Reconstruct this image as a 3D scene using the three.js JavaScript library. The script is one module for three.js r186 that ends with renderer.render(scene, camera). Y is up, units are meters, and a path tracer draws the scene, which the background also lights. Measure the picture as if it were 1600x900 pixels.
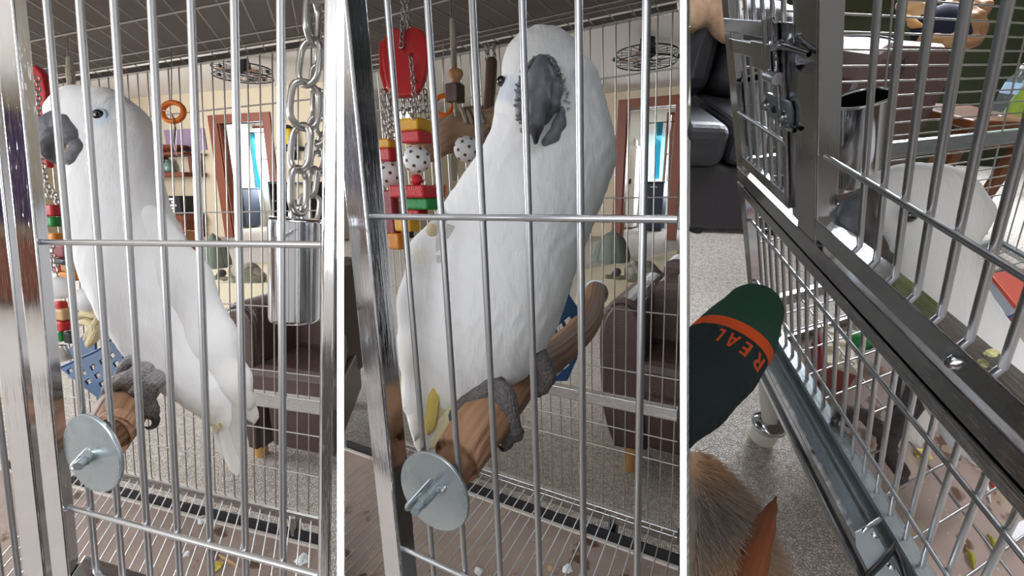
import * as THREE from 'three';
import { RoundedBoxGeometry } from 'three/addons/geometries/RoundedBoxGeometry.js';
import { mergeGeometries, mergeVertices, toCreasedNormals } from 'three/addons/utils/BufferGeometryUtils.js';
import { RectAreaLightUniformsLib } from 'three/addons/lights/RectAreaLightUniformsLib.js';

// ---------------------------------------------------------------- camera, light, exposure
RectAreaLightUniformsLib.init();
const scene = new THREE.Scene();
const renderer = new THREE.WebGLRenderer({ antialias: true });
renderer.toneMapping = THREE.LinearToneMapping;
renderer.toneMappingExposure = 0.73;
renderer.shadowMap.enabled = true;
const FOV = 67, F = 450 / Math.tan(FOV / 2 * Math.PI / 180), PITCH = 13 * Math.PI / 180;
const EYE = new THREE.Vector3(0, 1.0, 0);
const camera = new THREE.PerspectiveCamera(FOV, 16 / 9, 0.02, 100);
camera.position.copy(EYE);
camera.rotation.set(-PITCH, 0, 0);
scene.add(camera);
scene.background = new THREE.Color(0.55, 0.62, 0.7);

const V = (x, y, z) => new THREE.Vector3(x, y, z);
const RIGHT = V(1, 0, 0), DOWN = V(0, -Math.cos(PITCH), Math.sin(PITCH)), FWD = V(0, -Math.sin(PITCH), -Math.cos(PITCH)), UP = V(0, 1, 0);
function ray(u, v) { return V(0, 0, 0).addScaledVector(RIGHT, (u - 800) / F).addScaledVector(DOWN, (v - 450) / F).add(FWD); }
function at(u, v, d) { return ray(u, v).multiplyScalar(d).add(EYE); }
function pix(p) { const q = p.clone().sub(EYE), d = q.dot(FWD); return [800 + F * q.dot(RIGHT) / d, 450 + F * q.dot(DOWN) / d, d]; }
function meet(u, v, P0, A, B) {                         // where the sight line of a pixel meets the plane P0 + a A + b B
  const n = A.clone().cross(B), r = ray(u, v);
  return r.multiplyScalar(P0.clone().sub(EYE).dot(n) / r.dot(n)).add(EYE);
}
let seed = 7;
const rnd = () => { seed = (seed * 1664525 + 1013904223) % 4294967296; return seed / 4294967296; };
const rr = (a, b) => a + (b - a) * rnd();

function windowLight(name, centre, look, w, h, colour, intensity) {
  const l = new THREE.RectAreaLight(colour, intensity, w, h);
  l.position.copy(centre); l.lookAt(look); l.name = name; scene.add(l); return l;
}
// daylight through the room's windows: the broad window wall behind the viewer, and those of the rooms beyond the cages
windowLight('daylight_front_window', V(-3.4, 1.75, 2.9), V(-3.4, 1.75, -1), 4.0, 1.9, 0xf2f6ff, 8.5);
windowLight('added_skylight_fill', V(0.45, 2.76, 0.25), V(0.45, 0, 0.2499), 1.3, 0.9, 0xf6f6ff, 22);  // overhead fill added to brighten the carpet by the third cage
windowLight('daylight_side_window', V(-8.85, 1.7, -3.2), V(0, 1.0, -4.2), 3.0, 1.6, 0xf2f6ff, 60);

// ---------------------------------------------------------------- names, things and parts
const used = {};
function numbered(n) { const k = used[n] = (used[n] ?? -1) + 1; return k ? n + '_' + String(k).padStart(3, '0') : n; }
const baseOf = new WeakMap();
function thing(name, label, category, base, group) {
  const o = new THREE.Group(); o.name = numbered(name); o.position.copy(base); scene.add(o);
  o.userData = { label, category }; if (group) o.userData.group = group;
  baseOf.set(o, base.clone()); return o;
}
function part(name, geos, mat, parent, extra) {         // geometry in world coordinates, merged and moved to the base of its thing
  const g = Array.isArray(geos) ? (geos.length > 1 ? mergeGeometries(geos.map(clean)) : geos[0]) : geos;
  const b = baseOf.get(parent); const gg = g.clone(); gg.translate(-b.x, -b.y, -b.z);
  const m = new THREE.Mesh(gg, mat); m.name = name; m.castShadow = m.receiveShadow = true;
  if (extra) Object.assign(m.userData, extra);
  baseOf.set(m, b); parent.add(m); return m;
}
function single(name, label, category, geos, mat, base, group) {   // a thing of one mesh
  const g = Array.isArray(geos) ? (geos.length > 1 ? mergeGeometries(geos.map(clean)) : geos[0]) : geos;
  const gg = g.clone(); gg.translate(-base.x, -base.y, -base.z);
  const m = new THREE.Mesh(gg, mat); m.name = numbered(name); m.position.copy(base); m.castShadow = m.receiveShadow = true;
  m.userData = { label, category }; if (group) m.userData.group = group;
  baseOf.set(m, base.clone()); scene.add(m); return m;
}
function struct(name, geos, mat) {
  const g = Array.isArray(geos) ? mergeGeometries(geos.map(clean)) : geos;
  const m = new THREE.Mesh(g, mat); m.name = name; m.userData = { kind: 'structure' }; m.castShadow = m.receiveShadow = true;
  baseOf.set(m, V(0, 0, 0)); scene.add(m); return m;
}
function clean(g) {
  let h = g.index ? g.toNonIndexed() : g.clone();
  for (const k of Object.keys(h.attributes)) if (!['position', 'normal', 'uv'].includes(k)) h.deleteAttribute(k);
  if (!h.attributes.uv) h.setAttribute('uv', new THREE.BufferAttribute(new Float32Array(h.attributes.position.count * 2), 2));
  return h;
}

// ---------------------------------------------------------------- textures and materials
function hash(x, y, s) { let h = (x * 374761393 + y * 668265263 + s * 974634777) | 0; h = Math.imul(h ^ (h >>> 13), 1274126177); return ((h ^ (h >>> 16)) >>> 0) / 4294967296; }
function vnoise(x, y, s, per) {
  const xi = Math.floor(x), yi = Math.floor(y), fx = x - xi, fy = y - yi, w = (a) => a * a * (3 - 2 * a);
  const m = (a) => ((a % per) + per) % per, h = (i, j) => hash(m(xi + i), m(yi + j), s);
  const a = h(0, 0) + (h(1, 0) - h(0, 0)) * w(fx), b = h(0, 1) + (h(1, 1) - h(0, 1)) * w(fx);
  return a + (b - a) * w(fy);
}
function fbm(u, v, s, f, oct = 4) { let a = 0, w = 0.5, t = 0; for (let k = 0; k < oct; k++) { a += w * vnoise(u * f, v * f, s + k, f); t += w; w *= 0.5; f *= 2; } return a / t; }
function tex(n, fn, srgb, m = n) {                      // fn(u, v) -> value or [r, g, b], 0..1
  const d = new Uint8Array(n * m * 4);
  for (let y = 0; y < m; y++) for (let x = 0; x < n; x++) {
    const c = fn(x / n, y / m), k = (y * n + x) * 4;
    for (let i = 0; i < 3; i++) d[k + i] = Math.max(0, Math.min(255, 255 * (Array.isArray(c) ? c[i] : c)));
    d[k + 3] = 255;
  }
  const t = new THREE.DataTexture(d, n, m); t.wrapS = t.wrapT = THREE.RepeatWrapping; t.magFilter = THREE.LinearFilter; t.minFilter = THREE.LinearMipmapLinearFilter; t.generateMipmaps = true;
  if (srgb) t.colorSpace = THREE.SRGBColorSpace; t.needsUpdate = true; return t;
}
const rep = (t, a, b) => { const c = t.clone(); c.repeat.set(a, b ?? a); c.needsUpdate = true; return c; };
const mix = (a, b, t) => a.map((x, i) => x + (b[i] - x) * t);
const hex = (h) => [(h >> 16 & 255) / 255, (h >> 8 & 255) / 255, (h & 255) / 255];
// loop pile: light grains with darker gaps between them
const pile = (u, v, n = 44) => {                        // loops of yarn, seen as rounded grains
  const x = u * n + 0.7 * vnoise(u * 24, v * 24, 31, 24), y = v * n + 0.7 * vnoise(u * 24, v * 24, 37, 24), xi = Math.floor(x), yi = Math.floor(y); let m = 9, m2 = 9;
  for (let j = -1; j < 2; j++) for (let i = -1; i < 2; i++) { const a = ((xi + i) % n + n) % n, b = ((yi + j) % n + n) % n, d = Math.hypot((xi + i + hash(a, b, 3) - x) * 1.25, yi + j + hash(a, b, 8) - y) ; if (d < m) { m2 = m; m = d; } else if (d < m2) m2 = d; }
  return Math.min(1, Math.max(0, (m2 - m) * 1.5 + 0.1));
};
const T = {
  carpet: tex(512, (u, v) => { const p = pile(u, v), q = fbm(u, v, 21, 6), s = vnoise(u * 44, v * 44, 4, 44); return mix(mix(hex(0x6f675f), hex(0xf2ebe2), Math.min(1, p * 0.75 + s * 0.45)), hex(0xcac2b8), 0.1 + 0.3 * q); }, true),
  carpetBrightened: tex(512, (u, v) => { const p = pile(u, v), q = fbm(u, v, 21, 6), s = vnoise(u * 44, v * 44, 4, 44); return mix(mix(hex(0x857b70), hex(0xfffaf2), Math.min(1, p * 0.75 + s * 0.45)), hex(0xe9e0d4), 0.1 + 0.3 * q); }, true),  // same carpet, its brighter exposure in the third scene put into the colour
  carpetBump: tex(512, (u, v) => 0.7 * pile(u, v) + 0.3 * fbm(u, v, 33, 40, 2)),
  leather: tex(512, (u, v) => 0.5 * fbm(u, v, 41, 60, 2) + 0.5 * Math.min(1, Math.abs(vnoise(u * 34, v * 34, 44, 34) - 0.5) * 4)),
  streak: tex(512, (u, v) => 0.6 * fbm(u * 1, v * 0.25, 51, 64, 3) + 0.4 * fbm(u, v, 52, 24, 3)),
  wood: tex(512, (u, v) => { const g = fbm(u, v * 0.12, 61, 40, 4), r = Math.sin((u * 14 + 2.2 * fbm(u, v, 62, 3, 3)) * 6.283) * 0.5 + 0.5; return 0.55 * g + 0.3 * r + 0.15 * fbm(u, v, 63, 8, 3); }),
  smudge: tex(512, (u, v) => 0.3 + 0.5 * fbm(u, v, 71, 8, 5) + 0.35 * Math.pow(fbm(u, v, 75, 40, 3), 3)),
  plaster: tex(256, (u, v) => fbm(u, v, 81, 32, 4)),
  dirt: tex(1024, (u, v) => { let c = mix(hex(0xa8958a), hex(0x917f74), fbm(u, v, 91, 6, 5)); const s = fbm(u, v, 95, 9, 4); if (s > 0.66) c = mix(c, hex(0x5c4230), Math.min(1, (s - 0.66) * 14)); if (hash(Math.floor(u * 160), Math.floor(v * 160), 7) > 0.993) c = hex(0xb9ae98); const w = fbm(u, v, 99, 14, 3); if (w > 0.72) c = mix(c, hex(0xa5957f), 0.7); return c; }, true),
};
const std = (o) => new THREE.MeshStandardMaterial(o), phy = (o) => new THREE.MeshPhysicalMaterial(o);
const M = {
  chrome: std({ color: 0xd2d3d6, metalness: 1, roughness: 0.16, roughnessMap: rep(T.smudge, 1.5), bumpMap: rep(T.smudge, 1.2), bumpScale: 0.00012 }),
  bar: std({ color: 0xc9cacb, metalness: 1, roughness: 0.33 }),
  wire: std({ color: 0xb5b2ac, metalness: 1, roughness: 0.4 }),
  rail: std({ color: 0xbfc0c0, metalness: 1, roughness: 0.4, roughnessMap: T.smudge }),
  zinc: std({ color: 0xa9b2b4, metalness: 0.75, roughness: 0.5, roughnessMap: T.smudge }),
  carpet: std({ map: T.carpet, bumpMap: T.carpetBump, bumpScale: 0.004, roughness: 1 }),
  wall: std({ color: 0xc2b49a, roughness: 0.95, bumpMap: T.plaster, bumpScale: 0.001 }),
  white: std({ color: 0xf7f7f5, roughness: 0.9 }),
  ceiling: std({ color: 0xe6e2da, roughness: 0.95, bumpMap: T.plaster, bumpScale: 0.002 }),
  board: std({ color: 0xfdfdfd, roughness: 0.9 }),
  leather: phy({ color: 0x4a3733, roughness: 0.42, bumpMap: rep(T.leather, 4), bumpScale: 0.0008, clearcoat: 0.15, clearcoatRoughness: 0.4 }),
  leatherBlack: phy({ color: 0x27262b, roughness: 0.4, bumpMap: rep(T.leather, 4), bumpScale: 0.0008, clearcoat: 0.25, clearcoatRoughness: 0.35 }),
  casing: std({ color: 0x6b3520, roughness: 0.5, bumpMap: T.wood, bumpScale: 0.0008 }),
  roof: std({ color: 0xffffff, roughness: 0.8, map: T.wood.clone() }),
  tray: std({ map: T.dirt, roughness: 0.8 }),
  wallPale: std({ color: 0xe6e3dd, roughness: 0.95, bumpMap: T.plaster, bumpScale: 0.001 }),
  paneDimming: phy({ color: 0xc2c6c8, transmission: 1, thickness: 0, roughness: 0, ior: 1.3 }),
  pane: phy({ color: 0xffffff, transmission: 1, thickness: 0, roughness: 0, ior: 1.3 }),
  black: std({ color: 0x17161a, roughness: 0.6 }),
  blackPlastic: std({ color: 0x121215, roughness: 0.35 }),
};
M.roof.map = tex(256, (u, v) => mix(hex(0x7a716c), hex(0x958b85), T ? fbm(u, v * 0.2, 66, 24, 4) : 0), true);
const col = (h, r = 0.55, o = {}) => std({ color: h, roughness: r, ...o });

const SOCK = { top: 0.69, bot: 0.645, text: 0.602, size: 84, cx: 0.77, sx: 3.1 };

// ---------------------------------------------------------------- shape helpers
function rod(a, b, r, seg = 10, r2) {
  const d = b.clone().sub(a), g = new THREE.CylinderGeometry(r2 ?? r, r, d.length(), seg, 1);
  g.applyQuaternion(new THREE.Quaternion().setFromUnitVectors(UP, d.normalize())); const c = a.clone().add(b).multiplyScalar(0.5); g.translate(c.x, c.y, c.z); return g;
}
function tube(pts, r, seg = 8, n = 24, closed = false) { return new THREE.TubeGeometry(new THREE.CatmullRomCurve3(pts, closed), n, r, seg, closed); }
function polyTube(pts, r, seg = 8) { const c = new THREE.CurvePath(); for (let k = 1; k < pts.length; k++) c.add(new THREE.LineCurve3(pts[k - 1], pts[k])); return new THREE.TubeGeometry(c, (pts.length - 1) * 6, r, seg); }
function skewBox(o, A, B, C, a0, a1, b0, b1, c0, c1, r = 0.0015) {   // a box with rounded edges along three directions A, B, C from o
  const w = a1 - a0, h = b1 - b0, d = c1 - c0, g = new RoundedBoxGeometry(w, h, d, 2, Math.min(r, w / 2.1, h / 2.1, d / 2.1));
  g.translate((a0 + a1) / 2, (b0 + b1) / 2, (c0 + c1) / 2);
  const m = new THREE.Matrix4().makeBasis(A, B, C).setPosition(o); g.applyMatrix4(m);
  return m.determinant() < 0 ? flip(g) : g;
}
function flip(g) {
  const h = g.index ? g : mergeVertices(g), ix = h.index.array; for (let k = 0; k < ix.length; k += 3) { const t = ix[k]; ix[k] = ix[k + 1]; ix[k + 1] = t; } return h;
}
function box(c, w, h, d, r = 0.004, yaw = 0, A, B, C) {
  const g = new RoundedBoxGeometry(w, h, d, 2, Math.min(r, w / 2.1, h / 2.1, d / 2.1)); g.rotateY(yaw); g.translate(c.x, c.y, c.z); return g;
}
function boxIn(fr, c, w, h, d, r = 0.004) {             // a rounded box turned into a frame {X, Y, Z}
  const g = new RoundedBoxGeometry(w, h, d, 2, Math.min(r, w / 2.1, h / 2.1, d / 2.1));
  g.applyMatrix4(new THREE.Matrix4().makeBasis(fr.X, fr.Y, fr.Z).setPosition(c)); return g;
}
function loft(pts, radii, seg = 16, n = 40, squash = null, cap = true, bump = null) {   // a tapering limb along a smooth spine, round ends
  const c = new THREE.CatmullRomCurve3(pts), L = pts.length - 1, P = [], N = [], U = [], I = [];
  const rad = (t) => { const x = t * L, k = Math.min(L - 1, Math.floor(x)), f = x - k, s = f * f * (3 - 2 * f); return radii[k] + (radii[k + 1] - radii[k]) * s; };
  const fr = c.computeFrenetFrames(n, false), len = c.getLength();
  const rings = [];
  if (cap) for (const a of [0.02, 0.25, 0.5, 0.75, 0.93]) rings.push([0, -Math.sqrt(1 - a * a), a]);
  for (let k = 0; k <= n; k++) rings.push([k / n, 0, 1]);
  if (cap) for (const a of [0.93, 0.75, 0.5, 0.25, 0.02]) rings.push([1, Math.sqrt(1 - a * a), a]);
  for (const [t, e, a] of rings) {
    const k = Math.round(t * n), p = c.getPoint(t), r0 = rad(t), q = p.clone().addScaledVector(fr.tangents[k], e * r0);
    for (let s = 0; s <= seg; s++) {
      const w = s / seg * Math.PI * 2, r = r0 * a * (bump ? bump(t, w) : 1), sq = squash ?? 1;
      const v = q.clone().addScaledVector(fr.normals[k], Math.cos(w) * r).addScaledVector(fr.binormals[k], Math.sin(w) * r * sq);
      P.push(v.x, v.y, v.z); U.push(s / seg, (t * len + e * r0));
    }
  }
  const m = seg + 1; for (let k = 0; k < rings.length - 1; k++) for (let s = 0; s < seg; s++) { const a = k * m + s; I.push(a, a + 1, a + m, a + 1, a + m + 1, a + m); }
  const g = new THREE.BufferGeometry(); g.setAttribute('position', new THREE.Float32BufferAttribute(P, 3)); g.setAttribute('uv', new THREE.Float32BufferAttribute(U, 2)); g.setIndex(I);
  g.computeVertexNormals(); return g;
}
function lathe(prof, o, up = UP, seg = 40) {            // profile [[r, y], ...] round an axis
  const g = new THREE.LatheGeometry(prof.map(([r, y]) => new THREE.Vector2(Math.max(r, 1e-5), y)), seg);
  g.applyQuaternion(new THREE.Quaternion().setFromUnitVectors(UP, up.clone().normalize())); g.translate(o.x, o.y, o.z); return g;
}
function slab(shapePts, o, A, B, C, depth, bevel = 0.002, holes = []) {      // a flat outline given thickness along C
  const s = new THREE.Shape(shapePts.map(([x, y]) => new THREE.Vector2(x, y)));
  for (const h of holes) s.holes.push(new THREE.Path(h.map(([x, y]) => new THREE.Vector2(x, y))));
  const g = new THREE.ExtrudeGeometry(s, { depth, bevelEnabled: bevel > 0, bevelThickness: bevel, bevelSize: bevel, bevelSegments: 2, curveSegments: 8 });
  const m = new THREE.Matrix4().makeBasis(A, B, C).setPosition(o); g.applyMatrix4(m); return m.determinant() < 0 ? flipSoup(g) : g;
}
function flipSoup(g) {                                   // turn round the triangles of an unindexed mesh
  for (const a of Object.values(g.attributes)) { const n = a.itemSize, d = a.array; for (let k = 0; k < d.length; k += 3 * n) for (let i = 0; i < n; i++) { const t = d[k + n + i]; d[k + n + i] = d[k + 2 * n + i]; d[k + 2 * n + i] = t; } }
  return g;
}
function chainLinks(pts, L, r) {                        // alternating oval links along a line of points
  const c = new THREE.CatmullRomCurve3(pts), len = c.getLength(), pitch = L - 3.2 * r, n = Math.max(1, Math.round(len / pitch)), out = [];
  for (let k = 0; k < n; k++) {
    const t = (k + 0.5) / n, p = c.getPointAt(t), d = c.getTangentAt(t), h = (L - 2 * r) / 2, w = L * 0.27, ring = [];
    for (let s = 0; s < 14; s++) { const a = s / 14 * Math.PI * 2; ring.push(V(Math.cos(a) * w, Math.sign(Math.sin(a)) * (h - w) + Math.sin(a) * w, 0)); }
    const g = new THREE.TubeGeometry(new THREE.CatmullRomCurve3(ring, true), 28, r, 7, true);
    g.rotateY(k % 2 ? 1.25 + 0.2 * Math.sin(k * 3) : -0.3 + 0.2 * Math.sin(k * 5)); g.applyQuaternion(new THREE.Quaternion().setFromUnitVectors(UP, d)); g.translate(p.x, p.y, p.z); out.push(g);
  }
  return out;
}
// signed-distance modelling: capsules joined smoothly, meshed with surface nets
function netMesh(f, lo, hi, cell) {
  const n = [0, 1, 2].map((k) => Math.ceil((hi[k] - lo[k]) / cell) + 1), [nx, ny, nz] = n, S = new Float32Array(nx * ny * nz), id = (i, j, k) => (k * ny + j) * nx + i;
  for (let k = 0; k < nz; k++) for (let j = 0; j < ny; j++) for (let i = 0; i < nx; i++) S[id(i, j, k)] = f(lo[0] + i * cell, lo[1] + j * cell, lo[2] + k * cell);
  const map = new Int32Array(nx * ny * nz).fill(-1), P = [], I = [];
  const E = [[0, 1], [2, 3], [4, 5], [6, 7], [0, 2], [1, 3], [4, 6], [5, 7], [0, 4], [1, 5], [2, 6], [3, 7]];
  for (let k = 0; k < nz - 1; k++) for (let j = 0; j < ny - 1; j++) for (let i = 0; i < nx - 1; i++) {
    const c = []; let m = 0; for (let q = 0; q < 8; q++) { const s = S[id(i + (q & 1), j + (q >> 1 & 1), k + (q >> 2))]; c.push(s); if (s < 0) m |= 1 << q; }
    if (m === 0 || m === 255) continue;
    let x = 0, y = 0, z = 0, t = 0;
    for (const [a, b] of E) if ((c[a] < 0) !== (c[b] < 0)) { const w = c[a] / (c[a] - c[b]); x += (a & 1) + w * ((b & 1) - (a & 1)); y += (a >> 1 & 1) + w * ((b >> 1 & 1) - (a >> 1 & 1)); z += (a >> 2) + w * ((b >> 2) - (a >> 2)); t++; }
    map[id(i, j, k)] = P.length / 3; P.push(lo[0] + (i + x / t) * cell, lo[1] + (j + y / t) * cell, lo[2] + (k + z / t) * cell);
  }
  const quad = (a, b, c, d, fl) => { if (a < 0 || b < 0 || c < 0 || d < 0) return; fl ? I.push(a, c, b, a, d, c) : I.push(a, b, c, a, c, d); };
  for (let k = 1; k < nz - 1; k++) for (let j = 1; j < ny - 1; j++) for (let i = 1; i < nx - 1; i++) {
    const s = S[id(i, j, k)] < 0;
    if (s !== S[id(i + 1, j, k)] < 0) quad(map[id(i, j - 1, k - 1)], map[id(i, j, k - 1)], map[id(i, j, k)], map[id(i, j - 1, k)], !s);
    if (s !== S[id(i, j + 1, k)] < 0) quad(map[id(i - 1, j, k - 1)], map[id(i, j, k - 1)], map[id(i, j, k)], map[id(i - 1, j, k)], s);
    if (s !== S[id(i, j, k + 1)] < 0) quad(map[id(i - 1, j - 1, k)], map[id(i, j - 1, k)], map[id(i, j, k)], map[id(i - 1, j, k)], !s);
  }
  return { P, I };
}
const smin = (a, b, k) => { const h = Math.max(k - Math.abs(a - b), 0) / k; return Math.min(a, b) - h * h * k * 0.25; };
function capsule(x, y, z, [ax, ay, az, ra, bx, by, bz, rb]) {
  const dx = bx - ax, dy = by - ay, dz = bz - az, l = dx * dx + dy * dy + dz * dz || 1e-9, t = Math.max(0, Math.min(1, ((x - ax) * dx + (y - ay) * dy + (z - az) * dz) / l));
  return Math.hypot(x - ax - t * dx, y - ay - t * dy, z - az - t * dz) - (ra + t * (rb - ra));
}
function chainCaps(j) { const o = []; for (let k = 1; k < j.length; k++) o.push([...j[k - 1], ...j[k]]); return o; }
// A body modelled in the units of the photograph (u, v across and down, w towards the viewer) at one depth d: a rigid scale, nothing sheared
function flesh({ d, chains = [], blobs = [], k = 14, cut = [], kc = 6, cell = 4, warp = 1, colour, detail, clipU, pad = 12, uvs = 200 }) {
  const fix = ([u, v, w, r]) => { const s = 1 - w / F; return [800 + (u - 800) * s, 450 + (v - 450) * s, w, r * s]; };
  const caps = chains.flatMap((c) => chainCaps(c.map(fix))), cuts = cut.flatMap((c) => chainCaps(c.map(fix)));
  const el = blobs.map(([u, v, w, a, b, c, rot = 0]) => { const q = fix([u, v, w, 1]); return [q[0], q[1], q[2], a, b, c, Math.cos(rot), Math.sin(rot)]; });
  const f = (x, y, z) => {
    let s = 1e3;
    const zz = z / warp;
    for (const c of caps) s = smin(s, capsule(x, y, zz, [c[0], c[1], c[2] / warp, c[3], c[4], c[5], c[6] / warp, c[7]]), k);
    for (const e of el) { const px = x - e[0], py = y - e[1], qx = (px * e[6] + py * e[7]) / e[3], qy = (-px * e[7] + py * e[6]) / e[4], qz = (z - e[2]) / e[5], l = Math.hypot(qx, qy, qz); s = smin(s, (l - 1) * Math.min(e[3], e[4], e[5]), k); }
    for (const c of cuts) s = -smin(-s, capsule(x, y, z, c), kc);
    if (detail) s += detail(x, y, z);
    if (clipU !== undefined) s = Math.max(s, ((clipU - 800) * (1 - z / F) - (x - 800)) * 0.9);   // ends at the glass partition
    return s;
  };
  const lo = [1e9, 1e9, 1e9], hi = [-1e9, -1e9, -1e9];
  const grow = (x, y, z, r, s) => [[x, r], [y, r], [z, s]].forEach(([c, q], i) => { lo[i] = Math.min(lo[i], c - q - pad); hi[i] = Math.max(hi[i], c + q + pad); });
  for (const c of caps) { grow(c[0], c[1], c[2], c[3], c[3] * Math.max(1, warp)); grow(c[4], c[5], c[6], c[7], c[7] * Math.max(1, warp)); }
  for (const e of el) { const r = Math.max(e[3], e[4]); grow(e[0], e[1], e[2], r, e[5]); }
  const { P, I } = netMesh(f, lo, hi, cell), n = P.length / 3, O = new Float32Array(n * 3), C = colour && new Float32Array(n * 3), U = new Float32Array(n * 2), s = d / F;
  for (let q = 0; q < n; q++) {
    const x = P[q * 3], y = P[q * 3 + 1], z = P[q * 3 + 2];
    if (C) { const w = 1 - z / F, c = colour(800 + (x - 800) / w, 450 + (y - 450) / w, z); for (let i = 0; i < 3; i++) C[q * 3 + i] = c[i]; }
    const p = at(x, y, d).addScaledVector(FWD, -z * s); O.set([p.x, p.y, p.z], q * 3); U.set([x / uvs, y / uvs], q * 2);
  }
  const g = new THREE.BufferGeometry(); g.setAttribute('position', new THREE.BufferAttribute(O, 3)); g.setAttribute('uv', new THREE.BufferAttribute(U, 2)); if (C) g.setAttribute('color', new THREE.BufferAttribute(C, 3));
  for (let q = 0; q < I.length; q += 3) { const t = I[q]; I[q] = I[q + 1]; I[q + 1] = t; }   // u, v, w is left-handed
  g.setIndex(I); g.computeVertexNormals();
  return g;
}
const atw = (u, v, w, d) => at(u, v, d * (1 - w / F));   // pixel, w towards the viewer in pixel units at depth d
// ---------------------------------------------------------------- the room
const Y0 = 0, CEIL = 2.8, BACK = -16, HW = 9;
const uvBox = (g, s = 1) => { const p = g.attributes.position, n = g.attributes.normal, u = g.attributes.uv; for (let k = 0; k < p.count; k++) { const a = [Math.abs(n.getX(k)), Math.abs(n.getY(k)), Math.abs(n.getZ(k))]; const m = a.indexOf(Math.max(...a)); u.setXY(k, (m === 0 ? p.getZ(k) : p.getX(k)) * s, (m === 1 ? p.getZ(k) : p.getY(k)) * s); } return g; };
const bx = (x0, x1, y0, y1, z0, z1) => { const g = new THREE.BoxGeometry(x1 - x0, y1 - y0, z1 - z0); g.translate((x0 + x1) / 2, (y0 + y1) / 2, (z0 + z1) / 2); return g; };
struct('floor', uvBox(bx(-HW - 4, HW + 4, -0.15, 0, BACK, 3.2), 3.2), M.carpet);
struct('ceiling', uvBox(bx(-HW - 4, HW + 4, CEIL, CEIL + 0.15, BACK, 3.2), 1), M.ceiling);
// the wall behind the viewer, with the broad window the light comes through
const FW = { x0: -5.4, x1: -1.4, y0: 0.8, y1: 2.7 };
struct('wall_front', [bx(-HW - 4, FW.x0, 0, CEIL, 3, 3.2), bx(FW.x1, HW + 4, 0, CEIL, 3, 3.2), bx(FW.x0, FW.x1, 0, FW.y0, 3, 3.2), bx(FW.x0, FW.x1, FW.y1, CEIL, 3, 3.2)].map((g) => uvBox(g)), M.wallPale);
{ const g = []; for (const x of [FW.x0, (FW.x0 + FW.x1) / 2 - 0.03, FW.x1 - 0.06]) g.push(bx(x, x + 0.06, FW.y0, FW.y1, 3.02, 3.1)); for (const y of [FW.y0, FW.y1 - 0.06]) g.push(bx(FW.x0, FW.x1, y, y + 0.06, 3.02, 3.1)); struct('window_1', g, M.white); }
const SW = { z0: -4.7, z1: -1.7, y0: 0.9, y1: 2.5 };
struct('wall_left', [bx(-HW - 0.2, -HW, 0, CEIL, BACK, SW.z0), bx(-HW - 0.2, -HW, 0, CEIL, SW.z1, 3.2), bx(-HW - 0.2, -HW, 0, SW.y0, SW.z0, SW.z1), bx(-HW - 0.2, -HW, SW.y1, CEIL, SW.z0, SW.z1)].map((g) => uvBox(g)), M.wall);
struct('wall_right', uvBox(bx(HW, HW + 0.2, 0, CEIL, BACK, 3.2)), M.wallPale);
struct('wall_back', uvBox(bx(-HW - 4, HW + 4, 0, CEIL, BACK - 0.2, BACK)), M.wall);
// two glass partitions, each held by a slim white upright at its leading edge, part the three cages; the second is tinted to dim the third
function partition(n, u0, u1, d0, d1, d2, mat) {
  const prism = (ua, da, ub, db, ya, yb) => {            // from columns ua..  at depth da to columns ub.. at depth db, between two heights
    const q = (u, d, y) => { const a = ray(u, 450).multiplyScalar(d).add(EYE); return a.addScaledVector(DOWN, (a.y - y) / -DOWN.y); };
    const pts = []; for (const y of [ya, yb]) for (const [u, d] of [[ua[0], da], [ua[1], da], [ub[1], db], [ub[0], db]]) pts.push(q(u, d, y));
    const I = [0, 2, 1, 0, 3, 2, 4, 5, 6, 4, 6, 7, 0, 1, 5, 0, 5, 4, 1, 2, 6, 1, 6, 5, 2, 3, 7, 2, 7, 6, 3, 0, 4, 3, 4, 7];
    const g = new THREE.BufferGeometry(); g.setAttribute('position', new THREE.Float32BufferAttribute(pts.flatMap((p) => [p.x, p.y, p.z]), 3)); g.setIndex(I);
    const f = g.toNonIndexed(); f.computeVertexNormals(); return f;
  };
  const m = (u0 + u1) / 2, h = (u1 - u0) / 2, b = (d) => h * 0.9 * d1 / d;
  struct('trim_' + n, prism([u0, u1], d0, [m - h * 0.85, m + h * 0.85], d1, 0, CEIL), M.board);
  struct('window_' + (n + 1), prism([m - 2, m + 2], d1, [m - 0.3, m + 0.3], d2, 0, CEIL), mat);
}
partition(1, 526.5, 537.5, 0.155, 0.2, 12.5, M.pane);
partition(2, 1062.5, 1073, 0.08, 0.105, 12.5, M.paneDimming);

// ---------------------------------------------------------------- cages: a frame of directions for each
const dirAt = (u, v) => ray(u, v).normalize();
function stage(vx, sx, vy, vz, o) {
  const S = { X: dirAt(...vx).multiplyScalar(sx), Y: dirAt(...vy).negate(), Z: dirAt(...vz), O: at(...o) };
  S.p = (i, j, k) => S.O.clone().addScaledVector(S.X, i).addScaledVector(S.Y, j).addScaledVector(S.Z, k);
  S.onK = (u, v, k) => meet(u, v, S.p(0, 0, k), S.X, S.Y);
  S.onJ = (u, v, j) => meet(u, v, S.p(0, j, 0), S.X, S.Z);
  S.onI = (u, v, i) => meet(u, v, S.p(i, 0, 0), S.Y, S.Z);
  const inv = new THREE.Matrix4().makeBasis(S.X, S.Y, S.Z).setPosition(S.O).invert();
  S.c = (p) => p.clone().applyMatrix4(inv);            // back to (i, j, k)
  S.box = (i0, i1, j0, j1, k0, k1, r) => skewBox(S.O, S.X, S.Y, S.Z, i0, i1, j0, j1, k0, k1, r);
  return S;
}
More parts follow.
